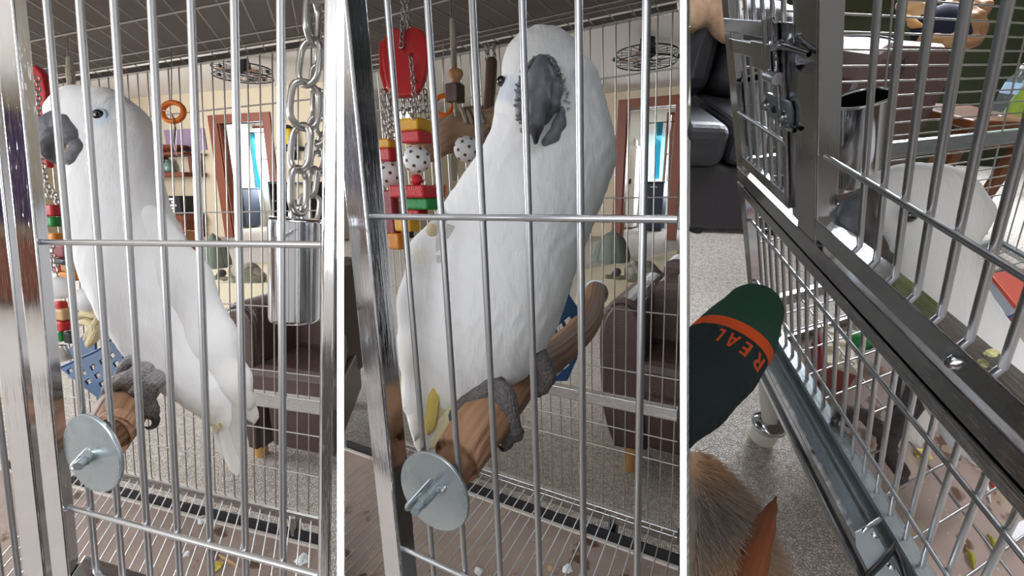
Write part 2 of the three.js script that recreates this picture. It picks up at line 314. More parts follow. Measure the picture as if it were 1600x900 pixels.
const S1 = stage([-1470, 365], -1, [458, 4450], [511, 283], [255, 379, 0.27]);
const S2 = stage([-500, 328], -1, [940, 4140], [1162, 261], [826, 339.6, 0.26]);
const S3 = stage([905, 12], -1, [1263, 1465], [2650, 90], [1454, 300, 0.3]);
// cut a straight bar where it would pass through a partition (image columns lo..hi)
function within(a, b, lo, hi) {
  let t0 = 0, t1 = 1; const n = 200, ok = (t) => { const q = pix(a.clone().lerp(b, t)); return q[2] > 0.03 && q[0] > lo && q[0] < hi; };
  while (t0 < 1 && !ok(t0)) t0 += 1 / n; while (t1 > t0 && !ok(t1)) t1 -= 1 / n;
  return t1 - t0 < 0.02 ? null : [a.clone().lerp(b, t0), a.clone().lerp(b, t1)];
}
function bars(parent, list, r, mat, lo, hi, name = 'bar', seg = 8) { for (const [a, b] of list) { const w = lo === undefined ? [a, b] : within(a, b, lo, hi); if (w) part(name, rod(w[0], w[1], r, seg), mat, parent); } }

function uprightCage(S, o) {
  const { lo, hi, iL, iR, top, bot, k, label } = o;
  const cage = thing('bird_cage', label, 'cage', S.p(0, bot, k / 2).setY(S.p(0, bot, k / 2).y));
  // roof: dark panel lying on a wire roof
  const clipRail = (i0, i1, j, kk, h, d, name, mat, par) => { const w = within(S.p(i0, j, kk), S.p(i1, j, kk), lo, hi); if (!w) return; const a = S.c(w[0]).x, b = S.c(w[1]).x; return part(name, S.box(Math.min(a, b), Math.max(a, b), j - h / 2, j + h / 2, kk - d / 2, kk + d / 2, 0.002), mat, par); };
  const roof = clipRail(iL, iR, top, k, 0.012, 0.014, 'roof_frame', M.rail, cage);
  const kr = o.roofRods; for (const kk of kr) { const w = within(S.p(iL, top - 0.004, kk), S.p(iR, top - 0.004, kk), lo, hi); if (w) part('cross_rod', rod(w[0], w[1], 0.0016), M.wire, roof); }
  const l2 = []; for (let i = iL; i <= iR; i += o.roofStep) l2.push([S.p(i, top, 0.03), S.p(i, top, k)]); bars(roof, l2, 0.0011, M.wire, lo, hi);
  { // the panel above, its right edge following the partition
    const A = within(S.p(iL, top + 0.02, 0.0), S.p(iR, top + 0.02, 0.0), lo - o.spare, hi), B = within(S.p(iL - 0.3, top + 0.02, k), S.p(iR, top + 0.02, k), lo - o.spare, hi), q = [A[0], A[1], B[1], B[0]].map((p) => S.c(p));
    part('roof_panel', slab(q.map((p) => [p.x, p.z]), S.p(0, top + 0.012, 0), S.X, S.Z, S.Y, 0.012, 0.001), M.roof, cage);
  }
  // back wall
  const back = clipRail(iL, iR, bot + 0.006, k, 0.014, 0.014, 'back_panel', M.rail, cage);
  const l3 = []; for (let i = o.backOff; i > iL; i -= o.backStep) l3.push([S.p(i, bot, k), S.p(i, top, k)]); for (let i = o.backOff + o.backStep; i < iR; i += o.backStep) l3.push([S.p(i, bot, k), S.p(i, top, k)]);
  bars(back, l3, 0.0014, M.wire, lo, hi);
  for (const [u, v, th] of o.backRods) { const j = S.c(S.onK(u, v, k)).y; const w = within(S.p(iL, j, k - 0.002), S.p(iR, j, k - 0.002), lo, hi); if (w) part('cross_rod', rod(w[0], w[1], th ?? 0.0014), M.wire, back); }
  for (const [u, v0, v1] of o.backRails) { const j0 = S.c(S.onK(u, v1, k)).y, j1 = S.c(S.onK(u, v0, k)).y; clipRail(iL, iR, (j0 + j1) / 2, k, j1 - j0, 0.016, 'rail', M.rail, back); }
  // floor grate and tray
  const grate = clipRail(iL, iR, bot, 0.012, 0.012, 0.012, 'floor_grate', M.rail, cage);
  const l4 = []; for (let i = iL + o.gateOff; i < iR; i += o.grateStep) l4.push([S.p(i, bot, 0.01), S.p(i, bot, k)]); bars(grate, l4, 0.0013, M.bar, lo, hi);
  { const j = bot - o.trayDrop, tk = o.trayK, A = within(S.p(iL, j, 0.0), S.p(iR, j, 0.0), lo - o.spare, hi), B = within(S.p(iL - 0.3, j, tk), S.p(iR, j, tk), lo - o.spare, hi), q = [A[0], A[1], B[1], B[0]].map((p) => S.c(p));
    const g = slab(q.map((p) => [p.x, p.z]), S.p(0, j - 0.006, 0), S.X, S.Z, S.Y, 0.005, 0.0005); const uv = g.attributes.uv, ps = g.attributes.position; for (let n = 0; n < uv.count; n++) { const c = S.c(V(ps.getX(n), ps.getY(n), ps.getZ(n))); uv.setXY(n, c.x * 2.2, c.z * 2.2); }
    const t = part('tray', g, M.tray, cage);
    const e = S.c(B[0]).x, f = S.c(B[1]).x; part('tray_lip', S.box(Math.min(e, f), Math.max(e, f), j - 0.004, j + 0.004, tk - 0.004, tk + 0.004, 0.001), col(0xcfc8bf, 0.5), t);
    part('tray_dark_strip', S.box(Math.min(e, f), Math.max(e, f), j - 0.012, j + o.stripH, tk + 0.006, tk + 0.012, 0.001), M.black, t); }  // black strip standing just behind the far lip of the tray
  // corner posts and legs behind
  // front
  const front = o.posts.length && part('front_frame', o.posts.map((p) => S.box(...p, 0.0025)), M.chrome, cage);
  const door = part('door', o.doorFrame.map((p) => S.box(...p, 0.0022)), M.chrome, cage);
  bars(door, o.doorBars.map((i) => [S.p(i, o.doorJ[0], 0), S.p(i, o.doorJ[1], 0)]), o.barR, M.bar, undefined, undefined, 'bar', 14);
  for (const [i0, i1, j] of o.doorRods) part('cross_rod', rod(S.p(i0, j, -o.barR * 1.7), S.p(i1, j, -o.barR * 1.7), o.barR * 0.95, 14), M.bar, door);
  if (o.sideBars) bars(front, o.sideBars.map(([i, j0, j1]) => [S.p(i, j0, 0), S.p(i, j1, 0)]), o.barR, M.bar, -200, hi, 'bar', 12);
  // left side wall
  if (o.sideWall) { const left = part('side_panel', S.box(iL - 0.012, iL, bot, bot + 0.014, 0, k, 0.002), M.rail, cage);
  const l5 = []; for (let j = bot + 0.04; j < top; j += 0.04) l5.push([S.p(iL, j, 0), S.p(iL, j, k)]); bars(left, l5, 0.0014, M.wire); }
  for (const [i, kk] of [[o.legL, 0.02], [o.legLB, k], [o.legR, 0.02], [o.legRB, k]]) { const a = S.p(i, bot, kk); part('leg', rod(V(a.x, 0.0, a.z), a, 0.011, 14), M.rail, cage); }
  return cage;
}

// glowing ceiling panel with trim, added above the viewer to brighten the third carpet
struct('window_9', uvBox(bx(-0.2, 1.1, CEIL - 0.015, CEIL - 0.002, -0.2, 0.7)), std({ color: 0xffffff, emissive: 0xf6f8ff, emissiveIntensity: 2, roughness: 0.5 }));
struct('trim_9', [bx(-0.26, -0.2, CEIL - 0.04, CEIL, -0.26, 0.76), bx(1.1, 1.16, CEIL - 0.04, CEIL, -0.26, 0.76), bx(-0.2, 1.1, CEIL - 0.04, CEIL, -0.26, -0.2), bx(-0.2, 1.1, CEIL - 0.04, CEIL, 0.7, 0.76)], M.white);
const kOf = (S, u, v, j) => S.c(S.onJ(u, v, j)).z, iOf = (S, u, v, k) => S.c(S.onK(u, v, k)).x, jOf = (S, u, v, k) => S.c(S.onK(u, v, k)).y;
uprightCage(S1, {
  lo: -260, hi: 525.5, iL: -0.62, iR: 0.126, top: 0.262, bot: -0.64, k: 0.6, label: 'polished steel cage around the bird seen in profile, with a hanging steel cup',
  roofRods: [kOf(S1, 270, 20, 0.258), kOf(S1, 270, 73, 0.258), kOf(S1, 270, 88, 0.258)], roofStep: 0.038, backStep: 0.0278, backOff: iOf(S1, 388, 166, 0.6),
  backRods: [[388, 166], [378, 331], [388, 476.5], [450, 582], [450, 674], [305, 707]], backRails: [[450, 617, 639], [376, 778.5, 791]],
  gateOff: 0.011, grateStep: 0.026, trayDrop: 0.05, trayK: kOf(S1, 376, 826, -0.69), stripH: jOf(S1, 376, 811, kOf(S1, 376, 826, -0.69)) + 0.69,
  posts: [[-0.172, -0.143, -0.75, 0.3, -0.010, 0.008], [-0.6, -0.172, -0.66, -0.64, -0.008, 0.008]],
  doorFrame: [[-0.133, -0.111, -0.30, 0.3, -0.012, 0.004], [0.1181, 0.1272, -0.30, 0.3, -0.012, 0.004], [-0.111, 0.1181, -0.282, -0.256, -0.012, 0.012]],
  doorBars: [-0.0894, -0.0596, -0.0302, 0, 0.03, 0.0606, 0.0912], doorJ: [-0.26, 0.3], barR: 0.0021,
  doorRods: [[-0.117, 0.119, 0], [-0.112, 0.119, -0.2025]], sideBars: [[-0.19, -0.64, 0.26], [-0.215, -0.64, 0.26]], legR: 0.12, legRB: 0.05, legL: -0.15, legLB: -0.6, spare: 300,
});
uprightCage(S2, {
  lo: 538.5, hi: 1061.5, iL: -0.75, iR: 0.12, top: 0.285, bot: -0.698, k: 0.6, label: 'polished steel cage around the bird facing the viewer, full of coloured toys',
  roofRods: [kOf(S2, 640, 16, 0.281), kOf(S2, 740, 52, 0.281), kOf(S2, 870, 31, 0.281)], roofStep: 0.038, backStep: 0.0238, backOff: iOf(S2, 942, 100, 0.6),
  backRods: [[1000, 115], [900, 310], [960, 482], [1000, 583], [900, 686], [870, 646]], backRails: [[960, 618, 636], [960, 803, 815]],
  gateOff: 0.012, grateStep: 0.0238, trayDrop: 0.05, trayK: kOf(S2, 960, 853, -0.748), stripH: jOf(S2, 960, 838, kOf(S2, 960, 853, -0.748)) + 0.748,
  posts: [],
  doorFrame: [[-0.141, -0.1205, -0.42, 0.33, -0.012, 0.008], [-0.1205, 0.08, -0.375, -0.352, -0.012, 0.012]],
  doorBars: [-0.0965, -0.0644, -0.0322, 0, 0.0324, 0.0668], doorJ: [-0.355, 0.33], barR: 0.0022,
  doorRods: [[-0.124, 0.0845, 0], [-0.122, 0.0845, -0.2735]], legR: 0.07, legRB: -0.1, legL: -0.16, legLB: -0.6, spare: 0,
});
// ---------------------------------------------------------------- the third cage, seen from above, on its sloping carpet
const NF = V(0, 0, 0).addScaledVector(RIGHT, 0.037).addScaledVector(DOWN, -0.837).addScaledVector(FWD, -0.545).normalize();
const J3 = -0.69, floor3 = (u, v, h = 0) => meet(u, v, S3.p(0, J3, 0).addScaledVector(NF, h), S3.X, S3.Z);
const FR3 = { Y: NF.clone() }; FR3.X = RIGHT.clone().addScaledVector(NF, -RIGHT.dot(NF)).normalize(); FR3.Z = FR3.X.clone().cross(FR3.Y).normalize();   // X right, Y up from the carpet, Z to the viewer
{
  const q = [floor3(1078, 1150), floor3(1700, 1150), floor3(1700, 175), floor3(1078, 175)], o = q[0], to = (p) => { const d = p.clone().sub(o); return [d.dot(FR3.X), -d.dot(FR3.Z)]; };
  const g = slab(q.map(to), o.clone().addScaledVector(NF, -0.06), FR3.X, FR3.Z.clone().negate(), NF, 0.06, 0);
  const u = g.attributes.uv, p = g.attributes.position; for (let k = 0; k < u.count; k++) { const d = V(p.getX(k), p.getY(k), p.getZ(k)); u.setXY(k, d.dot(FR3.X) * 4.4, d.dot(FR3.Z) * 4.4); }
  const pm = M.carpet.clone(); pm.bumpScale = 0.0025; pm.map = T.carpetBrightened; struct('floor_raised', g, pm);
}
{
  const S = S3, base = S.p(-0.1, J3, 0.3);
  const cage = thing('bird_cage', 'polished steel cage seen from above, with a small latched feeder door and castors', 'cage', base);
  const lo = 1074.5, hi = 2600, iL = -0.445, iR = 0.26;
  const front = part('front_frame', [
    S.box(-0.204, -0.1565, -0.13, 0.3, -0.012, 0.012), S.box(iL - 0.004, -0.418, -0.44, 0.32, -0.012, 0.012),
    S.box(iL, iR, -0.152, -0.126, -0.014, 0.012), S.box(iL, iR, -0.172, -0.1535, -0.016, 0.012),
  ], M.chrome, cage);
  // upper door
  const door = part('door', [S.box(-0.1565, iR, -0.118, -0.093, -0.012, 0.016), S.box(-0.1565, -0.1535, -0.1, 0.3, -0.011, 0.022)], M.chrome, cage);
  const ub = []; for (let n = -3; n <= 7; n++) ub.push([S.p(n * 0.0284, -0.096, 0.004), S.p(n * 0.0284, 0.3, 0.004)]); bars(door, ub, 0.0027, M.bar, undefined, undefined, 'bar', 14);
  part('cross_rod', rod(S.p(-0.15, -0.0195, -0.002), S.p(iR, -0.0195, -0.002), 0.0025, 14), M.bar, door);
  part('bolt', [lathe([[0, 0.006], [0.0035, 0.005], [0.005, 0.002], [0.0055, 0]], S.onK(1491, 566, -0.012), S.Z.clone().negate())], M.chrome, door);
  // lower front
  const low = part('lower_panel', [S.box(iL, iR, -0.424, -0.411, -0.008, 0.016), S.box(iL, iR, -0.45, -0.43, -0.02, 0.004)], M.zinc, cage);
  const lb = []; for (let n = -5; n <= 19; n++) lb.push([S.p(-0.2857 + n * 0.0275, -0.413, 0.004), S.p(-0.2857 + n * 0.0275, -0.16, 0.004)]); bars(low, lb, 0.0026, M.bar, lo, hi, 'bar', 12);
  for (const j of [-0.2207, -0.354]) { const w = within(S.p(iL, j, -0.002), S.p(iR, j, -0.002), lo, hi); part('cross_rod', rod(w[0], w[1], 0.0024, 12), M.bar, low); }
  // base frame round the tray, stepped
  part('base_frame', [S.box(iL - 0.02, iR, -0.478, -0.44, -0.052, -0.022), S.box(iL - 0.02, iR, -0.495, -0.478, -0.058, -0.02)], M.chrome, cage);
  // bracket and clip at the near end of the base frame
  const clip = part('clip_plate', slab([[0, 0], [0.075, 0], [0.075, 0.034], [0.012, 0.034], [0, 0.026]], S.onJ(1360, 822, -0.41), S.X, S.Z.clone().negate(), S.Y, 0.004, 0.0008), M.zinc, cage);
  part('bent_rod', polyTube([S.onJ(1374, 811, -0.405), S.onJ(1352, 826, -0.405), S.onJ(1343, 838, -0.41), S.onJ(1346, 852, -0.42), S.onJ(1378, 920, -0.45)], 0.0026, 10), M.chrome, clip);
  part('strap', loft([S.onJ(1398, 852, -0.4), S.onJ(1384, 872, -0.395), S.onJ(1364, 892, -0.4), S.onJ(1345, 912, -0.41)], [0.0055, 0.006, 0.006, 0.006], 12, 16, 0.45), M.blackPlastic, clip);
  part('strap_loop', loft([S.onJ(1396, 852, -0.397), S.onJ(1408, 878, -0.4), S.onJ(1418, 910, -0.41)], [0.003, 0.003, 0.003], 10, 10), M.blackPlastic, clip);
  for (const [u, v] of [[1365, 838], [1390, 887]]) part('rivet', new THREE.SphereGeometry(0.0045, 12, 8).translate(...S.onJ(u, v, -0.408).toArray()), M.chrome, clip);
  // feeder side: rail above, bars above it, small hinged door
  const feed = part('feeder_frame', [S.box(iL, -0.204, 0.083, 0.101, -0.013, 0.008), S.box(-0.2235, -0.2055, -0.12, 0.083, -0.010, 0.008)], M.chrome, cage);
  const fb = []; for (let n = 0; n < 7; n++) fb.push([S.p(-0.405 + n * 0.031, 0.1, 0), S.p(-0.405 + n * 0.031, 0.3, 0)]); bars(feed, fb, 0.0026, M.bar, lo, hi, 'bar', 12);
  const fd = part('feeder_door', [S.box(-0.42, -0.225, 0.058, 0.076, -0.016, -0.004), S.box(-0.42, -0.225, -0.112, -0.094, -0.016, -0.004), S.box(-0.42, -0.402, -0.112, 0.076, -0.016, -0.004), S.box(-0.236, -0.225, -0.112, 0.076, -0.016, -0.004)], M.chrome, cage);
  const db = []; for (const i of [-0.372, -0.341, -0.311, -0.287, -0.262]) db.push([S.p(i, -0.1, -0.01), S.p(i, 0.065, -0.01)]); bars(fd, db, 0.0026, M.bar, lo, hi, 'bar', 12);
  part('cross_rod', rod(S.p(-0.405, -0.026, -0.014), S.p(-0.228, -0.026, -0.014), 0.0026, 12), M.bar, fd);
  part('hinge_plate', [slab([[-0.03, -0.013], [0.03, -0.013], [0.037, -0.006], [0.037, 0.006], [0.03, 0.013], [-0.03, 0.013], [-0.037, 0.006], [-0.037, -0.006]], S.onK(1215, 171, -0.017), S.X, S.Y, S.Z, 0.004, 0.0012)], M.zinc, fd);
  for (const [u, v] of [[1200, 164], [1227, 183]]) part('nut', lathe([[0, 0.005], [0.0035, 0.005], [0.0045, 0.003], [0.007, 0.003], [0.0075, 0]], S.onK(u, v, -0.018), S.Z.clone().negate(), 6), M.chrome, fd);
  part('screw', lathe([[0, 0.001], [0.004, 0.0008], [0.0042, 0]], S.onK(1211, 171, -0.0185), S.Z.clone().negate(), 16), M.black, fd);
  part('latch', [S.box(-0.3, -0.262, 0.05, 0.08, -0.028, -0.015), S.box(-0.258, -0.236, 0.044, 0.08, -0.03, -0.012), rod(S.p(-0.247, 0.07, -0.022), S.p(-0.247, 0.105, -0.022), 0.0075, 20), rod(S.p(-0.244, 0.048, -0.03), S.p(-0.215, 0.048, -0.03), 0.006, 16)], M.chrome, fd);
  part('latch_wire', polyTube([S.p(-0.165, 0.076, -0.016), S.p(-0.22, 0.08, -0.022), S.p(-0.232, 0.074, -0.024), S.p(-0.233, 0.0, -0.02), S.p(-0.229, -0.006, -0.02), S.p(-0.2, -0.004, -0.016)], 0.0026, 10), M.chrome, fd);
  // side wall: close horizontal rods held by a few uprights, rails between
  const side = part('side_panel', [S.box(iL - 0.008, iL + 0.008, -0.145, -0.112, 0, 0.92), S.box(iL - 0.008, iL + 0.008, -0.455, -0.43, 0, 0.92)], M.zinc, cage);
  const sb = []; for (let n = -11; n <= 8; n++) { const j = 0.007 + n * 0.0267; if (j > -0.43 && (j > -0.112 || j < -0.15)) sb.push([S.p(iL, j, 0), S.p(iL, j, 0.92)]); } bars(side, sb, 0.0017, M.wire, lo, hi);
  for (const k of [0.16, 0.36, 0.59, 0.8]) bars(side, [[S.p(iL + 0.004, -0.44, k), S.p(iL + 0.004, 0.25, k)]], 0.0018, M.wire, lo, hi, 'upright');
  const bk = part('back_panel', [S.box(iL - 0.01, iL + 0.012, -0.5, 0.3, 0.91, 0.93), S.box(iL, iR, -0.455, -0.43, 0.91, 0.93)], M.zinc, cage);
  const bb = []; for (let n = 0; n < 20; n++) bb.push([S.p(iL + 0.03 * (n + 1), -0.44, 0.92), S.p(iL + 0.03 * (n + 1), 0.1, 0.92)]); bars(bk, bb, 0.0017, M.wire, lo, 1680);
  // grate and tray
  const grate = part('floor_grate', S.box(iL, iR, -0.447, -0.437, 0.9, 0.915), M.rail, cage);
  const gb = []; for (let n = 0; n < 26; n++) { const i = 0.04 - 0.0545 * (n - 4); if (i > iL) gb.push([S.p(i, -0.44, 0.028), S.p(i, -0.44, 0.9)]); } bars(grate, gb, 0.0018, M.bar, lo, hi);
  for (const k of [0.13, 0.38, 0.64]) bars(grate, [[S.p(iL + 0.01, -0.444, k), S.p(iR, -0.444, k)]], 0.0018, M.bar, lo, hi, 'cross_rod');
  const tg = S.box(iL + 0.07, iR, -0.515, -0.508, -0.015, 0.9), uv = tg.attributes.uv, ps = tg.attributes.position; for (let n = 0; n < uv.count; n++) { const c = S.c(V(ps.getX(n), ps.getY(n), ps.getZ(n))); uv.setXY(n, c.x * 2.4, c.z * 2.4); }
  const tr = part('tray', tg, M.tray, cage); part('tray_lip', [S.box(iL + 0.058, iL + 0.066, -0.515, -0.49, -0.015, 0.9), S.box(iL + 0.06, iR, -0.515, -0.49, -0.022, -0.016)], M.rail, tr);
  part('roof_panel', S.box(iL, 0.12, 0.33, 0.345, -0.02, 0.92), M.roof, cage);  // out of view; added to shade the third bird, like the other roofs
  // legs on castors
  for (const [i, k] of [[-1, 0], [iL, 0.9], [iR, 0.9], [iR, 0.0]]) {
    const n = NF.clone(), f = i === -1 ? floor3(1203, 660, 0.055) : S.p(i, J3 + 0.055, k), a = i === -1 ? f.clone().addScaledVector(S.Y, 0.16) : S.p(i, -0.47, k);
    const leg = part('leg', rod(f, a, 0.014, 20), col(0xd9d6cc, 0.4), cage);
    part('castor_ring', lathe([[0.012, 0.0], [0.03, 0.002], [0.033, 0.008], [0.03, 0.016], [0.022, 0.02], [0.014, 0.024]], f.clone().addScaledVector(n, -0.014), n, 28), M.chrome, leg);
    part('castor_wheel', lathe([[0, 0], [0.02, 0.001], [0.025, 0.006], [0.025, 0.03], [0.018, 0.038], [0, 0.04]], f.clone().addScaledVector(n, -0.052), n, 24), col(0xe3ddcf, 0.5), leg);
  }
}
// ---------------------------------------------------------------- the birds
M.feather = phy({ color: 0xffffff, vertexColors: true, roughness: 0.85, bumpMap: T.streak, bumpScale: 0.0006, sheen: 0.4, sheenColor: new THREE.Color(1, 1, 1), sheenRoughness: 0.6 });
M.plume = phy({ color: 0xf4f1e6, roughness: 0.8, bumpMap: rep(T.streak, 6, 1), bumpScale: 0.0006, side: THREE.DoubleSide });
M.plumeYellow = phy({ color: 0xf4dc72, roughness: 0.8, bumpMap: rep(T.streak, 6, 1), bumpScale: 0.0006 });
M.plumeCream = phy({ color: 0xf0e2b4, roughness: 0.8, bumpMap: rep(T.streak, 6, 1), bumpScale: 0.0006 });
M.beak = phy({ color: 0xffffff, vertexColors: true, roughness: 0.5, bumpMap: rep(T.smudge, 2), bumpScale: 0.0006, clearcoat: 0.2, clearcoatRoughness: 0.5 });
M.eye = phy({ color: 0x0c0a0a, roughness: 0.08, clearcoat: 1, clearcoatRoughness: 0.03 });
M.skin = std({ color: 0x8f8b89, roughness: 0.75, bumpMap: rep(T.leather, 1, 10), bumpScale: 0.0014 });
M.skinDark = std({ color: 0x635d5b, roughness: 0.7, bumpMap: rep(T.leather, 1, 10), bumpScale: 0.0014 });
M.skinBrown = std({ color: 0x4a4140, roughness: 0.7, bumpMap: rep(T.leather, 1, 10), bumpScale: 0.0014 });
M.claw = phy({ color: 0x2a2624, roughness: 0.4, clearcoat: 0.3 });
const WHITE = [0.84, 0.835, 0.81], BLUE = [0.62, 0.69, 0.76], CREAM = [0.8, 0.74, 0.55];
const near = (x, y, u, v, r, s = 0.35) => { const d = Math.hypot(x - u, y - v) / r; return d < 1 - s ? 1 : d > 1 ? 0 : (1 - d) / s; };
const lay = (a, b, t) => [a[0] + (b[0] - a[0]) * t, a[1] + (b[1] - a[1]) * t, a[2] + (b[2] - a[2]) * t];
const ruffle = (s) => (x, y, z) => s * (Math.sin(x * 0.21 + Math.sin(y * 0.05) * 3) * Math.sin(y * 0.083 + x * 0.03) + 0.5 * Math.sin(x * 0.47 + z * 0.1) * Math.sin(y * 0.16));
function quill(a, b, w, face, bend = 0, th = 0.0006) {   // one feather: a thin pointed leaf from a to b
  const L = a.distanceTo(b), t = b.clone().sub(a).normalize(), s = t.clone().cross(face).normalize(), n = s.clone().cross(t).normalize(), P = [], U = [], I = [], R = 14, C = 6;
  const width = (x) => w * Math.min(1, 0.55 + x * 1.1) * Math.sqrt(Math.max(0, 1 - Math.pow(Math.max(0, (x - 0.72) / 0.28), 2.2)));
  for (const side of [1, -1]) for (let i = 0; i <= R; i++) for (let k = 0; k <= C; k++) {
    const x = i / R, y = k / C * 2 - 1, p = a.clone().addScaledVector(t, x * L).addScaledVector(s, y * width(x) / 2).addScaledVector(n, side * th * (1 - y * y * 0.8) - 0.1 * w * y * y + bend * x * x);
    P.push(p.x, p.y, p.z); U.push(k / C, x);
  }
  const m = C + 1, o = (R + 1) * m; for (let i = 0; i < R; i++) for (let k = 0; k < C; k++) { const q = i * m + k; I.push(q, q + 1, q + m, q + 1, q + m + 1, q + m, o + q, o + q + m, o + q + 1, o + q + 1, o + q + m, o + q + m + 1); }
  const g = new THREE.BufferGeometry(); g.setAttribute('position', new THREE.Float32BufferAttribute(P, 3)); g.setAttribute('uv', new THREE.Float32BufferAttribute(U, 2)); g.setIndex(I); g.computeVertexNormals(); return g;
}
const TOCAM = FWD.clone().negate();
const toe = (pts, r, d, seg = 18) => loft(pts.map(([u, v, w]) => atw(u, v, w, d)), r.map((x) => x * d / F), seg, 90, 0.9, true, (t, w) => 1 + 0.05 * Math.pow(Math.abs(Math.sin(t * 45)), 0.5) + 0.09 * Math.sin(t * 9.4 - 1) + 0.03 * Math.sin(w * 5 + t * 30));
const clawOf = (pts, r, d) => loft(pts.map(([u, v, w]) => atw(u, v, w, d)), r.map((x) => x * d / F), 12, 18);
const ball = (u, v, w, r, d) => { const p = atw(u, v, w, d); return new THREE.SphereGeometry(r * d / F, 24, 16).translate(p.x, p.y, p.z); };

// first bird: in profile, looking left
{
  const d = 0.41, b = thing('cockatoo', 'white cockatoo in profile facing left, one claw hanging down, on the wooden perch', 'bird', at(300, 560, d));
  part('body', flesh({ d, k: 26, cell: 3.4, warp: 0.72, detail: ruffle(0.7), colour: (x, y) => lay(lay(WHITE, BLUE, 0.75 * near(x, y, 156, 180, 24, 0.5)), CREAM, 0.5 * near(x, y, 330, 655, 40, 0.9)),
    chains: [[[122, 180, 4, 40], [160, 190, 2, 46], [188, 208, 0, 47]], [[118, 170, 0, 28], [100, 176, 6, 18]], [[180, 235, 0, 56], [180, 290, 0, 61], [190, 350, 0, 67], [214, 410, 0, 72], [240, 465, 0, 72], [266, 515, 0, 66], [300, 568, 0, 54], [335, 612, 0, 37], [358, 650, 0, 22]], [[244, 520, 30, 26], [240, 556, 34, 15]]] }), M.feather, b);
  part('wing', flesh({ d, k: 20, cell: 3.4, warp: 0.5, detail: ruffle(0.5), colour: (x, y) => lay(WHITE, CREAM, 0.18 * near(x, y, 370, 600, 60, 0.8)), chains: [[[235, 350, 20, 30], [285, 440, 24, 42], [330, 530, 20, 37], [366, 595, 13, 24], [386, 640, 8, 9]]] }), M.feather, b);
  for (const [u0, v0, u1, v1, w, ww, m] of [[340, 600, 372, 746, 12, 34, 0], [335, 600, 352, 716, 4, 30, 0], [352, 600, 380, 720, 16, 26, 0], [326, 590, 340, 676, 16, 24, 2], [334, 610, 346, 668, 22, 16, 1], [362, 580, 398, 662, 16, 24, 0], [345, 560, 392, 640, 24, 26, 0]])
    part('tail_feather', quill(atw(u0, v0, w, d), atw(u1, v1, w * 0.6, d), ww * d / F, TOCAM), [M.plume, M.plumeYellow, M.plumeCream][m], b);
  const grey = [0.12, 0.12, 0.13], dark = [0.035, 0.035, 0.038], pale = [0.2, 0.2, 0.21];
  const bk = (chains, k, c, cut = []) => flesh({ d, k, cell: 1.4, colour: c, chains, cut, kc: 3, detail: (x, y, z) => 0.3 * Math.sin(x * 0.5 + y * 0.3) * Math.sin(y * 0.4) });
  const beak = part('beak', bk([[[100, 182, 20, 15], [87, 200, 20, 19], [79, 221, 20, 15], [79, 240, 18, 9], [87, 254, 16, 3]], [[104, 194, 32, 15], [112, 212, 36, 14], [118, 224, 36, 8]]], 9, (x, y) => lay(lay(grey, dark, near(x, y, 74, 240, 28, 0.7)), pale, 0.55 * near(x, y, 110, 206, 22, 0.9)), [[[94, 244, 46, 2], [106, 236, 54, 2.5], [116, 230, 56, 2]]]), M.beak, b);
  part('lower_mandible', bk([[[126, 212, 30, 9], [125, 232, 36, 11], [118, 247, 36, 12], [103, 252, 28, 9]]], 8, (x, y) => lay(grey, pale, 0.4 * near(x, y, 120, 240, 18, 0.9))), M.beak, beak);
  const e = part('eye', ball(156, 181, 33, 9.4, d), M.eye, b);
  part('eyelid', (() => { const g = new THREE.TorusGeometry(9.8 * d / F, 2.0 * d / F, 10, 28); g.applyQuaternion(new THREE.Quaternion().setFromUnitVectors(V(0, 0, 1), TOCAM)); const p = atw(156, 181, 35.5, d); return g.translate(p.x, p.y, p.z); })(), col(0xaebbc6, 0.8), b);
  const foot = part('foot', [toe([[246, 570, 34], [226, 580, 48], [207, 590, 54], [190, 594, 52], [176, 604, 44], [166, 620, 34]], [12, 13, 12.5, 11.5, 10, 7], d), toe([[240, 566, 30], [222, 562, 38], [208, 562, 40], [197, 572, 38], [188, 584, 34]], [12, 11, 10.5, 9.5, 7], d), toe([[252, 580, 34], [238, 596, 48], [222, 604, 54], [210, 610, 52]], [13, 14, 11.5, 7], d), toe([[262, 580, 30], [272, 588, 22], [279, 590, 14]], [14, 12, 7], d)], M.skin, b);
  part('claw', clawOf([[167, 617, 36], [160, 628, 28], [162, 640, 20]], [6, 5, 1.4], d), M.claw, foot);
  const f2 = part('foot', [toe([[236, 596, 50], [230, 612, 54], [232, 630, 52], [236, 644, 48]], [13, 11.5, 11, 10], d)], M.skinDark, b);
  part('claw', clawOf([[235, 648, 48], [243, 654, 48], [242, 664, 47], [233, 669, 46], [226, 667, 46]], [6.5, 5.5, 4.4, 2.8, 0.9], d), M.claw, f2);
}
